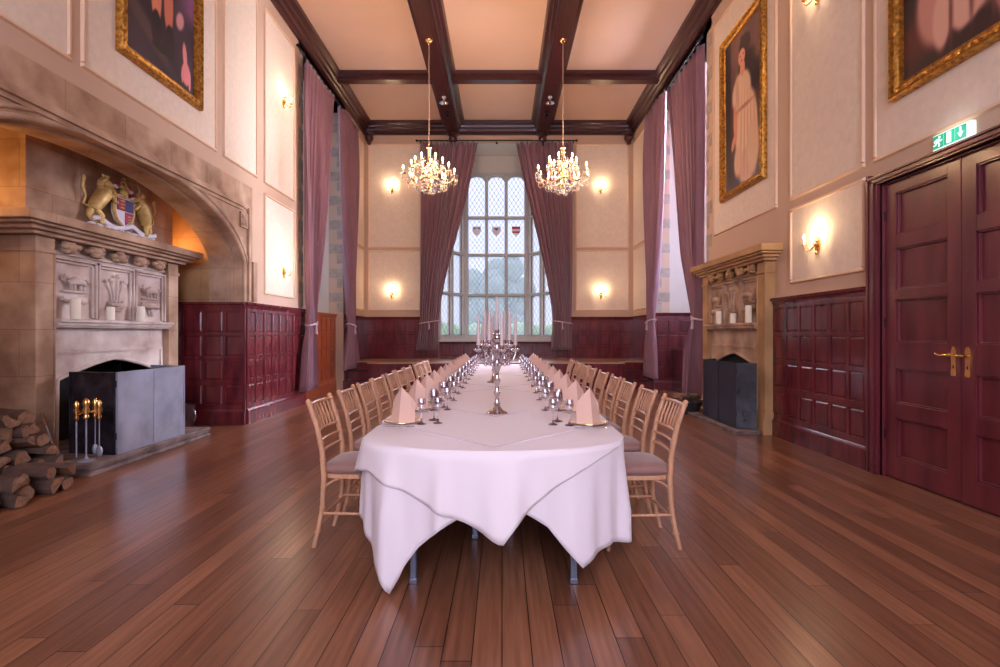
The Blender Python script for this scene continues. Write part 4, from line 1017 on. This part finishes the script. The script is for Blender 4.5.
# ================================================================== PICTURES
def painting(x, y0, y1, z0, z1, nx_, paint, label, fw=.13, res=120):
    r = thing('framed_portrait', label, 'painting', (x, (y0+y1)/2, z0))
    n = Vector((nx_, 0, 0)); fr = Matrix.Identity(4); uu = Vector((0, -nx_*-1, 0))
    uu = Vector((0, 1, 0)) if nx_ > 0 else Vector((0, -1, 0))
    for i in range(3): fr[i][0] = uu[i]; fr[i][1] = (0, 0, 1)[i]; fr[i][2] = n[i]
    Wd, H = (y1-y0), (z1-z0); hw = Wd/2
    g = MB(fr)
    pr = [(0, 0), (0, .055), (.02, .075), (.035, .06), (.05, .05), (.08, .065), (.10, .045), (fw-.02, .03), (fw, .02), (fw, 0)]   # (in, out)
    crn = [(-hw, 0, 1, 1), (hw, 0, -1, 1), (hw, H, -1, -1), (-hw, H, 1, -1)]
    vs = []
    for (cu, cv, su, sv) in crn:
        for (i_, o_) in pr: vs.append((cu+su*i_, cv+sv*i_, o_))
    m_ = len(pr); g.add(vs, [(c*m_+k, c*m_+(k+1) % m_, ((c+1) % 4)*m_+(k+1) % m_, ((c+1) % 4)*m_+k) for c in range(4) for k in range(m_)])
    def orn(a_, b_, n_, vert, fix):
        for k in range(n_):
            t = lerp(a_, b_, (k+.5)/n_); c = (fix, t, .055) if vert else (t, fix, .055)
            g.ball(c, .018, 6, 4, (1.0, 1.6, .7) if vert else (1.6, 1.0, .7))
    nv, nh = int(H/.085), int(Wd/.085)
    orn(0.1, H-.1, nv, True, -hw+.065); orn(.1, H-.1, nv, True, hw-.065); orn(-hw+.1, hw-.1, nh, False, .065); orn(-hw+.1, hw-.1, nh, False, H-.065)
    g.build('gilt_frame', 'gold', r)
    nx, ny = res, int(res*H/Wd); me = bpy.data.meshes.new('canvas'); vs = []; cols = []
    for j in range(ny+1):
        for i in range(nx+1):
            s_, t = i/nx, j/ny; vs.append(tuple(fr @ Vector((lerp(-hw+fw-.01, hw-fw+.01, s_), lerp(fw-.01, H-fw+.01, t), .015)))); cols.append(paint(s_, t))
    me.from_pydata(vs, [], [(j*(nx+1)+i, j*(nx+1)+i+1, (j+1)*(nx+1)+i+1, (j+1)*(nx+1)+i) for j in range(ny) for i in range(nx)])
    ca = me.color_attributes.new('paint', 'FLOAT_COLOR', 'POINT')
    for k, c in enumerate(cols): ca.data[k].color = (*[v*min(1, .35+v*1.1) for v in lin(c)], 1)
    me.materials.append(M['canvas']); o = bpy.data.objects.new('canvas', me); COL.objects.link(o); o.parent = r
    return r
mc = mat('oil_painting', (200, 200, 200), .45, coat=.15); at_ = mc.node_tree.nodes.new('ShaderNodeAttribute'); at_.attribute_name = 'paint'
mc.node_tree.links.new(at_.outputs['Color'], mc.node_tree.nodes['Principled BSDF'].inputs['Base Color']); M['canvas'] = mc
def mixc(a_, b_, t): return tuple(p+(q-p)*t for p, q in zip(a_, b_))
def blob(c, s_, t, cx_, cy_, rx, ry, col, soft=.25, rot=0):
    dx, dy = (s_-cx_), (t-cy_); cr, sr = math.cos(rot), math.sin(rot); dx, dy = dx*cr+dy*sr, -dx*sr+dy*cr
    d = math.sqrt((dx/rx)**2+(dy/ry)**2); return mixc(c, col, 1-smoothstep(1-soft, 1+soft, d))
def lady(s_, t):      # s from window side to door side seen from the room
    n = .5+.5*math.sin(s_*9+t*5)*math.sin(t*11-s_*4)
    c = mixc((96, 70, 74), (158, 124, 112), smoothstep(.2, 1, t)*(.6+.4*n))
    c = mixc(c, (64, 52, 66), 1-smoothstep(.12, .2, s_))
    c = mixc(c, (88, 80, 100), 1-smoothstep(0, .12, t))
    c = blob(c, s_, t, .62, .76, .20, .07, (60, 38, 44), .4)
    c = blob(c, s_, t, .80, .63, .16, .10, (58, 44, 60), .3)
    c = blob(c, s_, t, .56, .885, .15, .06, (66, 40, 42), .2)
    c = blob(c, s_, t, .47, .60, .26, .13, (226, 196, 176), .15)
    c = blob(c, s_, t, .60, .33, .30, .27, (226, 194, 172), .12)
    c = blob(c, s_, t, .62, .10, .24, .12, (206, 176, 160), .25)
    for k in range(5): c = blob(c, s_, t, .46+.09*k, .28-.01*k, .012, .24, (190, 156, 140), .9, -.06+.03*k)
    c = blob(c, s_, t, .30, .42, .055, .13, (212, 160, 136), .2, .1); c = blob(c, s_, t, .24, .30, .07, .035, (216, 164, 138), .2, .6)
    c = blob(c, s_, t, .36, .60, .05, .12, (206, 176, 158), .6, .2); c = blob(c, s_, t, .56, .49, .2, .012, (176, 138, 126), .9)
    c = blob(c, s_, t, .78, .20, .16, .16, (214, 184, 164), .25, -.2)
    c = blob(c, s_, t, .36, .16, .10, .10, (214, 182, 164), .3, .3)
    c = blob(c, s_, t, .50, .745, .07, .05, (220, 168, 142), .2); c = blob(c, s_, t, .48, .82, .095, .052, (222, 170, 146), .15)
    c = blob(c, s_, t, .44, .83, .012, .005, (80, 50, 50), .5); c = blob(c, s_, t, .53, .83, .012, .005, (80, 50, 50), .5); c = blob(c, s_, t, .48, .795, .022, .005, (170, 80, 80), .5)
    c = blob(c, s_, t, .58, .90, .14, .03, (70, 42, 44), .3, -.3)
    return c
def skirt(s_, t):
    c = mixc((74, 46, 52), (54, 40, 50), smoothstep(0, 1, t)); c = blob(c, s_, t, .10, .12, .18, .07, (120, 66, 56), .7)
    c = blob(c, s_, t, .55, .50, .36, .42, (216, 172, 156), .1); c = blob(c, s_, t, .78, .36, .34, .26, (208, 168, 152), .2); c = blob(c, s_, t, .20, .22, .12, .16, (200, 160, 146), .2)
    c = blob(c, s_, t, .34, .16, .10, .10, (212, 174, 158), .15); c = blob(c, s_, t, .30, .44, .17, .22, (120, 78, 70), .2); c = blob(c, s_, t, .30, .38, .10, .12, (150, 104, 90), .5)
    for k in range(7): c = blob(c, s_, t, .22+.10*k, .13+.03*(k % 3), .045, .10, (218, 180, 164), .25)
    for k in range(7): c = blob(c, s_, t, .27+.10*k, .14+.03*(k % 2), .010, .10, (140, 98, 92), .8)
    for k in range(8): c = blob(c, s_, t, .44+.07*k, .32, .012, .28, (184, 138, 126), .9, .2+.06*k)
    c = blob(c, s_, t, .44, .86, .10, .09, (220, 170, 148), .15); c = blob(c, s_, t, .44, .93, .12, .06, (80, 50, 44), .2); c = blob(c, s_, t, .42, .62, .05, .05, (90, 100, 150), .3)
    return c
def officer(s_, t):
    n = .5+.5*math.sin(s_*7+t*9); c = mixc((58, 44, 62), (84, 66, 84), n)
    c = mixc(c, (150, 104, 140), smoothstep(.62, .95, s_)*smoothstep(.35, .5, t)); c = blob(c, s_, t, .22, .20, .42, .05, (112, 92, 90), .6, -.35)
    c = blob(c, s_, t, .50, .62, .22, .18, (120, 40, 46), .15); c = blob(c, s_, t, .40, .40, .075, .16, (206, 146, 118), .15); c = blob(c, s_, t, .58, .40, .07, .16, (196, 134, 110), .15)
    c = blob(c, s_, t, .40, .22, .07, .10, (52, 38, 50), .1); c = blob(c, s_, t, .60, .20, .07, .10, (52, 38, 50), .1); c = blob(c, s_, t, .46, .13, .12, .025, (46, 34, 44), .2)
    c = blob(c, s_, t, .86, .10, .07, .07, (226, 158, 158), .15); c = blob(c, s_, t, .84, .20, .035, .08, (222, 160, 156), .2, .2); c = blob(c, s_, t, .80, .08, .02, .05, (220, 150, 150), .2); c = blob(c, s_, t, .92, .07, .02, .06, (226, 160, 160), .2)
    c = blob(c, s_, t, .76, .38, .07, .05, (200, 160, 160), .3, .5); c = blob(c, s_, t, .50, .84, .08, .06, (214, 164, 140), .15); c = blob(c, s_, t, .50, .90, .10, .05, (90, 60, 50), .2)
    return c
painting(XR-.008, 7.06, 8.46, 3.46, 6.02, -1, lady, 'gilt framed painting of a lady in white dress, right wall by window')
painting(XR-.008, 2.70, 4.77, 3.46, 6.10, -1, skirt, 'gilt framed painting of a pale gown above the double door', res=110)
painting(XL+.008, 5.10, 6.50, 4.12, 6.36, 1, officer, 'gilt framed dark painting high on the left wall above stone arch')
# ================================================================== TABLE
TX, TZ, TA = -.045, .75, .738
YN, YF, EB = 2.60, 9.95, .45           # near tip, far tip, depth of the curved ends
def outline(y):
    """half width of the table at distance y"""
    if y < YN+EB: d = (YN+EB-y)/EB
    elif y > YF-EB: d = (y-YF+EB)/EB
    else: return TA
    return TA*max(0, 1-min(1, d)**2.2)**(1/2.2)
def ring(n):
    """outline points counterclockwise from the near tip, with outward normals"""
    pts = []
    e = 2/2.2
    for i in range(n+1):
        t = -PI/2+PI/2*i/n; pts.append((TA*abs(math.cos(t))**e, YN+EB-EB*abs(math.sin(t))**e))
    return pts
nearR = ring(60)                                    # near tip -> right side corner
sideR = [(TA, lerp(YN+EB, YF-EB, i/90)) for i in range(1, 91)]
farR = [(p[0], YF-(p[1]-YN)) for p in nearR[::-1]][1:]
R_ = nearR+sideR+farR
L_ = [(-p[0], p[1]) for p in R_[::-1]][1:-1]
OUT = R_+L_
nO = len(OUT)
def normal(i, P=OUT):
    n_ = len(P); a_, b_ = P[(i-1) % n_], P[(i+1) % n_]; d = Vector((b_[0]-a_[0], b_[1]-a_[1])); d.normalize(); return (d.y, -d.x)
NRM = [normal(i) for i in range(nO)]
tbl = thing('banqueting_table', 'long round-ended banqueting table set for dinner in mid room', 'table', (TX, 0, 0))
g = MB(); g.prism(OUT, 2, TZ-.03, TZ-.004); g.build('tabletop', 'splitwood', tbl)
LEGS = [(-.43, 2.80), (.43, 2.80), (-.13, 3.40), (.10, 3.48), (.40, 3.9), (-.40, 3.9)]
for y in (4.7, 5.6, 6.5, 7.4, 8.3, 9.3): LEGS += [(-.45, y), (.45, y)]
for (x, y) in LEGS:
    g = MB(); g.box(x-.018, x+.018, y-.018, y+.018, 0.012, TZ-.03); g.box(x-.022, x+.022, y-.022, y+.022, 0, .03); g.build('leg', 'tableleg', tbl, bevel=.004)
# main cloth: hem height by position
HEM_NEAR = [(-.80, .34), (-.74, .30), (-.70, .23), (-.62, .14), (-.55, .10), (-.50, .01), (-.45, .15), (-.38, .25), (-.25, .37), (-.10, .45), (.08, .47), (.16, .44), (.27, .37), (.36, .25), (.44, .15), (.52, .20), (.62, .23), (.70, .20), (.80, .20)]
HEM_OV = [(-.80, .47), (-.77, .49), (-.72, .58), (-.66, .60), (-.56, .57), (-.44, .53), (-.30, .46), (-.14, .40), (.045, .30), (.10, .38), (.19, .47), (.30, .56), (.42, .63), (.55, .69), (.66, .73), (.72, .748), (.80, .748)]
per = [0]
for i in range(1, nO+1):
    a_, b_ = OUT[i-1], OUT[i % nO]; per.append(per[-1]+math.hypot(b_[0]-a_[0], b_[1]-a_[1]))
def skirtpt(i, t, off, hemf, amp, k1):
    x, y = OUT[i % nO]; nx_, ny_ = NRM[i % nO]; hem = hemf(x, y, i)
    z = lerp(TZ, hem, t); drop = TZ-z; s_ = per[i % nO] if OUT[i % nO][0] >= 0 else per[i % nO]-per[nO]
    fold = math.sin(s_*k1*2*PI)+.6*math.sin(s_*k1*3.7+1.3)+.9*math.sin(s_*k1*10.1)*math.sin(s_*7)+.6*math.sin(s_*43+2)*math.cos(s_*5)
    o_ = off+.012*min(1, drop/.02) + drop*.02 + amp*(fold*.8+.3*abs(fold))*min(1, drop/.38)
    return (TX+x+nx_*o_, y+ny_*o_, z-.0)
def hem_main(x, y, i):
    if y < YN+EB+.02: return interp(HEM_NEAR, x)
    if y > YF-EB: return .30
    f = smoothstep(YN+EB, YN+EB+.3, y); b_ = interp(HEM_NEAR, x)
    return lerp(b_, .31+.05*math.sin(y*2.4), f)
cl = thing('tablecloth', 'white tablecloth hanging in pointed folds to near the floor round the table', 'tablecloth', (0, 0, 0))
g = MB(); nt_ = 16
vs = [skirtpt(i, j/nt_, 0, hem_main, .026, 3.0) for j in range(nt_+1) for i in range(nO)]
g.smooth = True
g.add(vs, [(j*nO+i, j*nO+(i+1) % nO, (j+1)*nO+(i+1) % nO, (j+1)*nO+i) for j in range(nt_) for i in range(nO)])
g.smooth = False; g.add([(TX+p[0]+n_[0]*.0, p[1]+n_[1]*.0, TZ) for p, n_ in zip(OUT, NRM)], [list(range(nO))])
g.build('cloth', 'linen', cl, solid=.002, recalc=True)
# overlay at the near end, hanging to a point in the middle
ov = thing('overlay_cloth', 'white square overlay cloth with a point hanging at the near table end', 'tablecloth', (0, 0, 0), 0, 'overlay cloths laid diamond-wise along the table')
idx = [i for i in range(-40, 37)]
YS = 3.35
g = MB(); g.smooth = True
row = []
IL = [i for i in range(nO-nO, 0)]
# indices near the near end: 0 = tip; right side positive, left side negative
nr_ = 60+4
ids = list(range(-nr_, nr_+1))
def hem_ov(x, y, i):
    if y < YN+EB+.001: return interp(HEM_OV, x)
    return interp(HEM_OV, .80 if x > 0 else -.80)+(.0 if x < 0 else 0)
def P_(i, t, off):
    ii = i % nO; x, y = OUT[ii]; nx_, ny_ = NRM[ii]; hem = min(hem_ov(x, y, ii), TZ+.001)
    z = lerp(TZ+.003, hem, t); drop = max(0, TZ+.003-z); s_ = (per[ii] if i >= 0 else per[ii]-per[nO])
    fold = math.sin(s_*3.0*2*PI)+.6*math.sin(s_*3.0*3.7+1.3)+.9*math.sin(s_*3.0*10.1)*math.sin(s_*7)+.6*math.sin(s_*43+2)*math.cos(s_*5)
    o_ = off+.016*min(1, drop/.02) + drop*(.035+.16*math.exp(-((x+.74)/.10)**2)) + .026*(fold*.8+.3*abs(fold))*min(1, drop/.38)
    return (TX+x+nx_*o_, y+ny_*o_, z)
nt2 = 12
vs = [P_(i, j/nt2, .004) for j in range(nt2+1) for i in ids]; m_ = len(ids)
g.add(vs, [(j*m_+i, j*m_+i+1, (j+1)*m_+i+1, (j+1)*m_+i) for j in range(nt2) for i in range(m_-1)])
top = [P_(i, 0, .004) for i in ids]+[(TX+.25, 3.7, TZ+.003), (TX, 3.95, TZ+.003), (TX-.25, 3.7, TZ+.003)]
g.smooth = False; g.add(top, [list(range(len(top)))])
g.build('cloth', 'linen2', ov, solid=.002)
# further overlays lying on top, each a diamond clipped by the table sides
for k in range(7):
    cy = 3.58+k*.98; hd = .92; zt = TZ+.005+.0022*(k % 2)
    pts = []
    for (dx, dy) in ((0, -1), (1, 0), (0, 1), (-1, 0)):
        pts.append((dx*hd, cy+dy*hd))
    # clip |x|<TA
    poly = []
    for a_, b_ in zip(pts, pts[1:]+pts[:1]):
        for t in [j/24 for j in range(24)]:
            x, y = lerp(a_[0], b_[0], t), lerp(a_[1], b_[1], t); poly.append((max(-TA-.012, min(TA+.012, x)), y))
    if cy+hd > YF: poly = [(x, min(y, YF-.1)) for x, y in poly]
    SEAM = []; g = MB(Matrix.Translation((TX, 0, 0))); g.prism(poly, 2, zt, zt+.0034)
    for (a_, b_) in ((pts[3], pts[0]), (pts[0], pts[1]), (pts[1], pts[2]), (pts[2], pts[3])):   # hem lines in darker linen, painting the shadow along the cloth edges
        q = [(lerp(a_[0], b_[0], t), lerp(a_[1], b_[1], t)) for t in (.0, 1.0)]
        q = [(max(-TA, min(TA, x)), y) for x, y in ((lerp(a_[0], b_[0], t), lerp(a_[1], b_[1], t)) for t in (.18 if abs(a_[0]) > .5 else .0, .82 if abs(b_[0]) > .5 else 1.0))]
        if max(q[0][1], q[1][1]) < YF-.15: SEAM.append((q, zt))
    s_ = []
    for sd in (-1, 1):     # the clipped corner falls over the table edge
        hl = hd-TA
        for j in range(1):
            g.add([(sd*(TA+.012), cy-hl, zt), (sd*(TA+.012), cy+hl, zt), (sd*(TA+.030), cy, zt-hl*.9)], [(0, 1, 2)])
            g.add([(sd*(TA+.015), cy-hl, zt), (sd*(TA+.015), cy+hl, zt), (sd*(TA+.033), cy, zt-hl*.9)], [(0, 2, 1)])
    o = g.build('overlay_cloth', 'linen2')
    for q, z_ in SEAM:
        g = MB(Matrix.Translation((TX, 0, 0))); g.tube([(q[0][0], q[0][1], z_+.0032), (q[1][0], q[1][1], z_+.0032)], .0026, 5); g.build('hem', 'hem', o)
    tag(o, ['nearest to the big near point', 'second', 'third', 'fourth', 'fifth', 'sixth', 'farthest'][k] and
        'white square overlay cloth laid diamond-wise on top, %s' % ['next to the near table end', 'around the front silver candelabra', 'just behind the front candelabra', 'at the middle of the table', 'just in front of the rear candelabra' if False else 'beyond the rear candelabra', 'third last before the window', 'closest to the end window'][k],
        'tablecloth', 'overlay cloths laid diamond-wise along the table')

# ---- candelabra
def candelabra(x, y, label):
    r = thing('candelabra', label, 'candelabra', (x, y, TZ+.0095))
    g = MB(); g.lathe([(.078, 0), (.080, .006), (.070, .016), (.045, .024), (.030, .045), (.020, .06), (.026, .07), (.016, .085), (.013, .12), (.022, .14), (.026, .15), (.015, .17), (.012, .205), (.022, .225), (.027, .24),
              (.014, .26), (.012, .30), (.024, .325), (.032, .345), (.018, .37), (.014, .40), (.026, .42), (.034, .44), (.018, .465), (.012, .50), (.012, .53)], seg=20)
    g.build('stem', 'silver', r)
    def holder(px_, py_, pz, par, top):
        B = MB(Matrix.Translation((px_, py_, pz))); B.lathe([(.006, -.02), (.03, -.008), (.036, .0), (.030, .004), (.012, .006), (.015, .03), (.017, .034), (.012, .034)], seg=14); B.build('drip_pan', 'silver', par)
        B = MB(Matrix.Translation((px_, py_, pz+.02))); B.lathe([(.0135, 0), (.012, top*.5), (.008, top*.93), (.003, top), (.0004, top+.004)], seg=12); B.build('taper_candle', 'taper', par)
    for k in range(8):
        an = 2*PI*k/8+.25; c, s_ = math.cos(an), math.sin(an); P = lambda rr, z: (rr*c, rr*s_, z)
        R1 = .138 if k % 2 == 0 else .105; zt = .465 if k % 2 == 0 else .50
        g = MB(); g.tube([P(.01, .43), P(.04, .455), P(.06, .42), P(R1*.62, .375), P(R1*.88, .385), P(R1, .43), P(R1, zt-.01)], [.011, .009, .009, .009, .008, .008, .008], 8)
        cx_, cz_ = R1*.66, .415
        g.tube([P(cx_+.024*math.cos(t), cz_+.024*math.sin(t)) for t in [i*2*PI/12 for i in range(11)]], .006, 6)
        g.ball(P(R1*.62, .358), .015, 8, 6); g.tube([P(R1*.2, .50), P(R1*.55, .47), P(R1*.8, .50)], .006, 7)
        o = g.build('arm', 'silver', r); q = P(R1, zt); holder(q[0], q[1], q[2], o, .235)
    g = MB(); g.lathe([(.012, .50), (.03, .52), (.04, .54), (.02, .55), (.016, .57)], seg=14); o = g.build('centre_cup', 'silver', r)
    holder(0, 0, .575, o, .25)
    return r
candelabra(-.036, 3.77, 'silver branched candelabra with tall pale candles, the nearer one on the table')
candelabra(-.10, 6.13, 'silver branched candelabra partly hidden behind the nearer one')

# ---- place settings
def wineglass(s_):
    r = thing('wine_glass', '', 'wine glass'); g = MB(); g.lathe([(.036*s_, 0), (.036*s_, .003), (.014*s_, .008), (.0045, .016), (.004, .03)], seg=16); g.build('foot', 'glassfoot', r)
    g = MB(); g.lathe([(.0045, .03), (.004, .085*s_), (.010, .093*s_), (.030*s_, .115*s_), (.037*s_, .145*s_), (.036*s_, .17*s_), (.031*s_, .20*s_),
                       (.029*s_, .20*s_), (.034*s_, .17*s_), (.035*s_, .145*s_), (.028*s_, .118*s_), (.006, .097*s_), (.0005, .096*s_)], seg=16); g.build('bowl', 'wineglass', r)
    return r
def napkin():
    g = MB(); N_ = 24
    # a linen square rolled into a standing cone with a peaked top; open at the back
    def fn(a_, b_):
        th = lerp(-2.5, 2.5, a_); rr = lerp(.072, .050, b_)
        peak = .25*(1-abs(th)/3.3)**.9
        z = b_*max(.07, peak) ; k = 1-.0*b_
        sh = (1-b_)*.018
        return (rr*1.0*math.sin(th)*(1-.75*b_*smoothstep(.3, 1, b_)*.9), -(rr*.62)*math.cos(th)+.01*b_, z)
    g.grid(fn, N_, 10); return g
def napkin2():
    g = MB()
    # two folded layers, creased down the front
    def layer(w, h, sh_, d, tilt, x0=0):
        # outline: rectangle with a pointed top, front crease towards -y
        vs = []
        def P(u, v): return (x0+u, -d*(1-abs(u)/w)+tilt*v, v)
        cols = [-w, -w*.5, 0, w*.5, w]; tops = [sh_, (sh_+h)*.52, h, (sh_+h)*.52, sh_]
        rows_ = 6
        for j in range(rows_+1):
            for u, tp in zip(cols, tops):
                v = tp*j/rows_; k = 1-.12*(v/h)
                vs.append(P(u*k, v))
        g.add(vs, [(j*5+i, j*5+i+1, (j+1)*5+i+1, (j+1)*5+i) for j in range(rows_) for i in range(4)])
    layer(.078, .215, .115, .050, .16); layer(.070, .195, .135, .012, .10); layer(.055, .18, .12, -.03, -.02, .012)
    return g
proto_set = {}
def setting_objs():
    r = thing('charger_plate', '', 'plate', (0, 0, 0)); g = MB()
    g.lathe([(.075, 0), (.085, .004), (.118, .012), (.120, .014), (.112, .0145), (.080, .007), (.0005, .006)], seg=28); g.build('china', 'plate', r)
    g = MB(); g.lathe([(.112, .0143), (.1205, .0148), (.1210, .0125), (.1195, .0115)], seg=28, caps=False); g.build('gilt_rim', 'brass', r)
    proto_set['plate'] = r
    proto_set['napkin'] = napkin2().build('folded_napkin', 'napkin', solid=.003)
    r = wineglass(1.0); proto_set['glass'] = r
    r = wineglass(.82); proto_set['glass2'] = r
    g = MB(); g.box(-.0035, .0035, -.03, .10, 0, .003); g.prism([(-.008, -.11), (.004, -.11), (.008, -.07), (.006, -.03), (-.006, -.03)], 2, 0, .002); proto_set['knife'] = g.build('table_knife', 'silver')
    g = MB(); g.box(-.0035, .0035, -.03, .10, 0, .003); g.box(-.010, .010, -.055, -.03, 0, .003)
    for k in range(4): g.box(-.010+k*.006, -.008+k*.006, -.10, -.055, 0, .003)
    proto_set['fork'] = g.build('table_fork', 'silver')
setting_objs()
used = set()
def place(key, loc, rz, label, cat, group, sc=None):
    o = proto_set[key]
    if key in used:
        multi = key in ('plate', 'glass', 'glass2')
        o = dup(o) if multi else o.copy()
        if not multi: COL.objects.link(o)
    used.add(key); o.location = loc; o.rotation_euler = (0, 0, rz)
    if sc: o.scale = sc
    o['label'] = label; o['category'] = cat; o['group'] = group
ORD = ['first', 'second', 'third', 'fourth', 'fifth', 'sixth', 'seventh', 'eighth', 'ninth', 'tenth', 'eleventh', 'twelfth']
LY = [3.25, 3.84, 4.37, 4.86, 5.41, 5.90, 6.41, 7.05, 7.50, 7.97]; RY = [3.22, 3.83, 4.44, 4.96, 5.58, 6.27, 6.81, 7.43, 8.18]
LS = [y+.14 for y in LY]+[8.68, 9.25]; RS = [y+.12 for y in RY]+[8.78, 9.35]
random.seed(5)
Z0 = TZ+.0105
for side, ys in (('left', LS), ('right', RS)):
    sg = -1 if side == 'left' else 1; rz = PI/2 if sg < 0 else -PI/2
    for i, y in enumerate(ys):
        nm = ORD[i]+' place from the camera, table '+side+' side'
        rr = random.uniform(-.12, .12); px = TX+sg*.60
        place('plate', (px, y, Z0), 0, 'gilt-rimmed plate, '+nm, 'plate', 'plates along the table')
        place('napkin', (px, y, Z0+.0065), (-.35 if sg < 0 else .35)+rr, 'standing folded pink napkin, '+nm, 'napkin', 'folded napkins along the table', (1.1, 1.1, 1.05))
        place('glass', (TX+sg*.41, y+.10*sg*-1*0+.09, Z0), 0, 'large stemmed wine glass, '+nm, 'wine glass', 'wine glasses along the table')
        place('glass2', (TX+sg*.47, y-.06, Z0), 0, 'small wine glass next to the napkin, '+nm, 'wine glass', 'wine glasses along the table')
        place('glass2', (TX+sg*.37, y-.03, Z0), 0, 'innermost small wine glass, '+nm, 'wine glass', 'wine glasses along the table')
        place('knife', (px, y-sg*.15, Z0), rz, 'silver table knife, '+nm, 'knife', 'cutlery along the table')
        place('fork', (px, y+sg*.15, Z0), rz, 'silver table fork, '+nm, 'fork', 'cutlery along the table')

# ================================================================== CHAIRS (local: facing +x, back at -x)
def make_chair():
    r = thing('banquet_chair', '', 'chair')
    hw = .185
    def post(s_):
        y = s_*hw
        pts = [(-.065, y, 0), (-.035, y, .12), (-.01, y, .25), (.0, y, .44), (-.012, y, .60), (-.045, y, .76), (-.095, y*1.02, .905)]
        g = MB(); g.tube(pts, [.0135, .015, .016, .018, .017, .0165, .015], 10)
        for z, x in ((.10, -.04), (.25, -.01), (.38, -.003), (.55, -.007), (.66, -.022), (.80, -.056), (.895, -.09)):
            g.tube([(x, y, z-.006), (x, y, z+.006)], .0205, 10)
        g.ball((-.098, y*1.02, .912), .017, 9, 6)
        return g
    for s_ in (-1, 1): post(s_).build('back_post', 'chair', r)
    for s_ in (-1, 1):
        g = MB(); y = s_*.19; g.tube([(.385, y, 0), (.38, y*.99, .2), (.375, y*.97, .44)], [.0125, .016, .018], 10)
        for z in (.05, .22, .36, .41): g.tube([(.382, y, z-.006), (.382, y, z+.006)], .0215, 10)
        g.build('front_leg', 'chair', r)
    g = MB(); n = 20                                                    # seat frame, rounded square
    def sq(sc, z):
        return [(.19+.205*sc*math.copysign(abs(math.cos(t))**.45, math.cos(t)), .205*sc*math.copysign(abs(math.sin(t))**.45, math.sin(t)), z) for t in [2*PI*i/n for i in range(n)]]
    g.add(sq(1, .435)+sq(1, .462), [list(range(n))[::-1], list(range(n, 2*n))]+[(i, (i+1) % n, n+(i+1) % n, n+i) for i in range(n)])
    g.build('seat_frame', 'chair', r, bevel=.004)
    g = MB(); lay = [(.88, .462), (.99, .472), (1.04, .490), (1.02, .508), (.90, .522), (.6, .528), (.25, .530)]
    vs = []
    for sc, z in lay: vs += sq(sc, z)
    m_ = len(lay); g.smooth = True; g.add(vs, [(j*n+i, j*n+(i+1) % n, (j+1)*n+(i+1) % n, (j+1)*n+i) for j in range(m_-1) for i in range(n)]+[list(range(n))[::-1], list(range((m_-1)*n, m_*n))]); g.smooth = False
    g.build('seat_pad', 'pad', r)
    for z, x in ((.60, -.012), (.665, -.024), (.73, -.038)):
        g = MB(); g.tube([(x, -hw, z), (x-.014, -hw*.5, z), (x-.018, 0, z), (x-.014, hw*.5, z), (x, hw, z)], .009, 8); g.build('back_rail', 'chair', r)
    g = MB(); g.tube([(-.09, -hw*1.02, .893), (-.108, -hw*.5, .893), (-.113, 0, .893), (-.108, hw*.5, .893), (-.09, hw*1.02, .893)], .012, 8)
    g.build('top_rail', 'chair', r)
    for k in range(6):
        y = -hw+hw*2*(k+1)/7; g = MB(); b_ = .016*(1-(y/hw)**2)
        g.tube([(-.038-b_, y, .73), (-.055-b_, y, .79), (-.092-b_, y, .89)], [.0065, .009, .0065], 7)
        g.tube([(-.058-b_, y, .797), (-.062-b_, y, .806)], .012, 7); g.build('spindle', 'chair', r)
    for s_ in (-1, 1):
        for z in (.215,):
            g = MB(); g.tube([(-.015, s_*hw, z), (.18, s_*.19, z), (.38, s_*.19, z)], .009, 8); g.build('stretcher', 'chair', r)
        g = MB(); g.tube([(0, s_*hw, .38), (.05, s_*hw, .415), (.10, s_*.188, .435)], .007, 7); g.build('corner_brace', 'chair', r); g = MB(); g.tube([(.385, s_*.19, .38), (.33, s_*.19, .415), (.28, s_*.188, .435)], .007, 7); g.build('corner_brace', 'chair', r)
    for x, z in ((-.018, .19), (.382, .26)):
        g = MB(); g.tube([(x, -.185, z), (x, .185, z)], .009, 8); g.build('stretcher', 'chair', r)
    for y in (-.08, 0, .08):
        g = MB(); g.tube([(.382, y, .26), (.378, y, .436)], .006, 7); g.build('front_spindle', 'chair', r)
    return r
ch = make_chair(); first = True
for side, ys in (('left', LY), ('right', RY)):
    for i, y in enumerate(ys):
        sg = -1 if side == 'left' else 1
        X = TX+sg*(1.08 if sg > 0 else 1.07)
        X = -1.11 if sg < 0 else 1.035
        rz = (0 if sg < 0 else PI)+random.uniform(-.03, .03)
        lb = 'limewashed spindle-back chair with taupe pad, %s from the camera on the %s side' % (ORD[i], side)
        c = ch if first else dup(ch); first = False
        c.location = (X, y+.19, 0); c.rotation_euler = (0, 0, rz); c['label'] = lb; c['group'] = 'banquet chairs along the table'
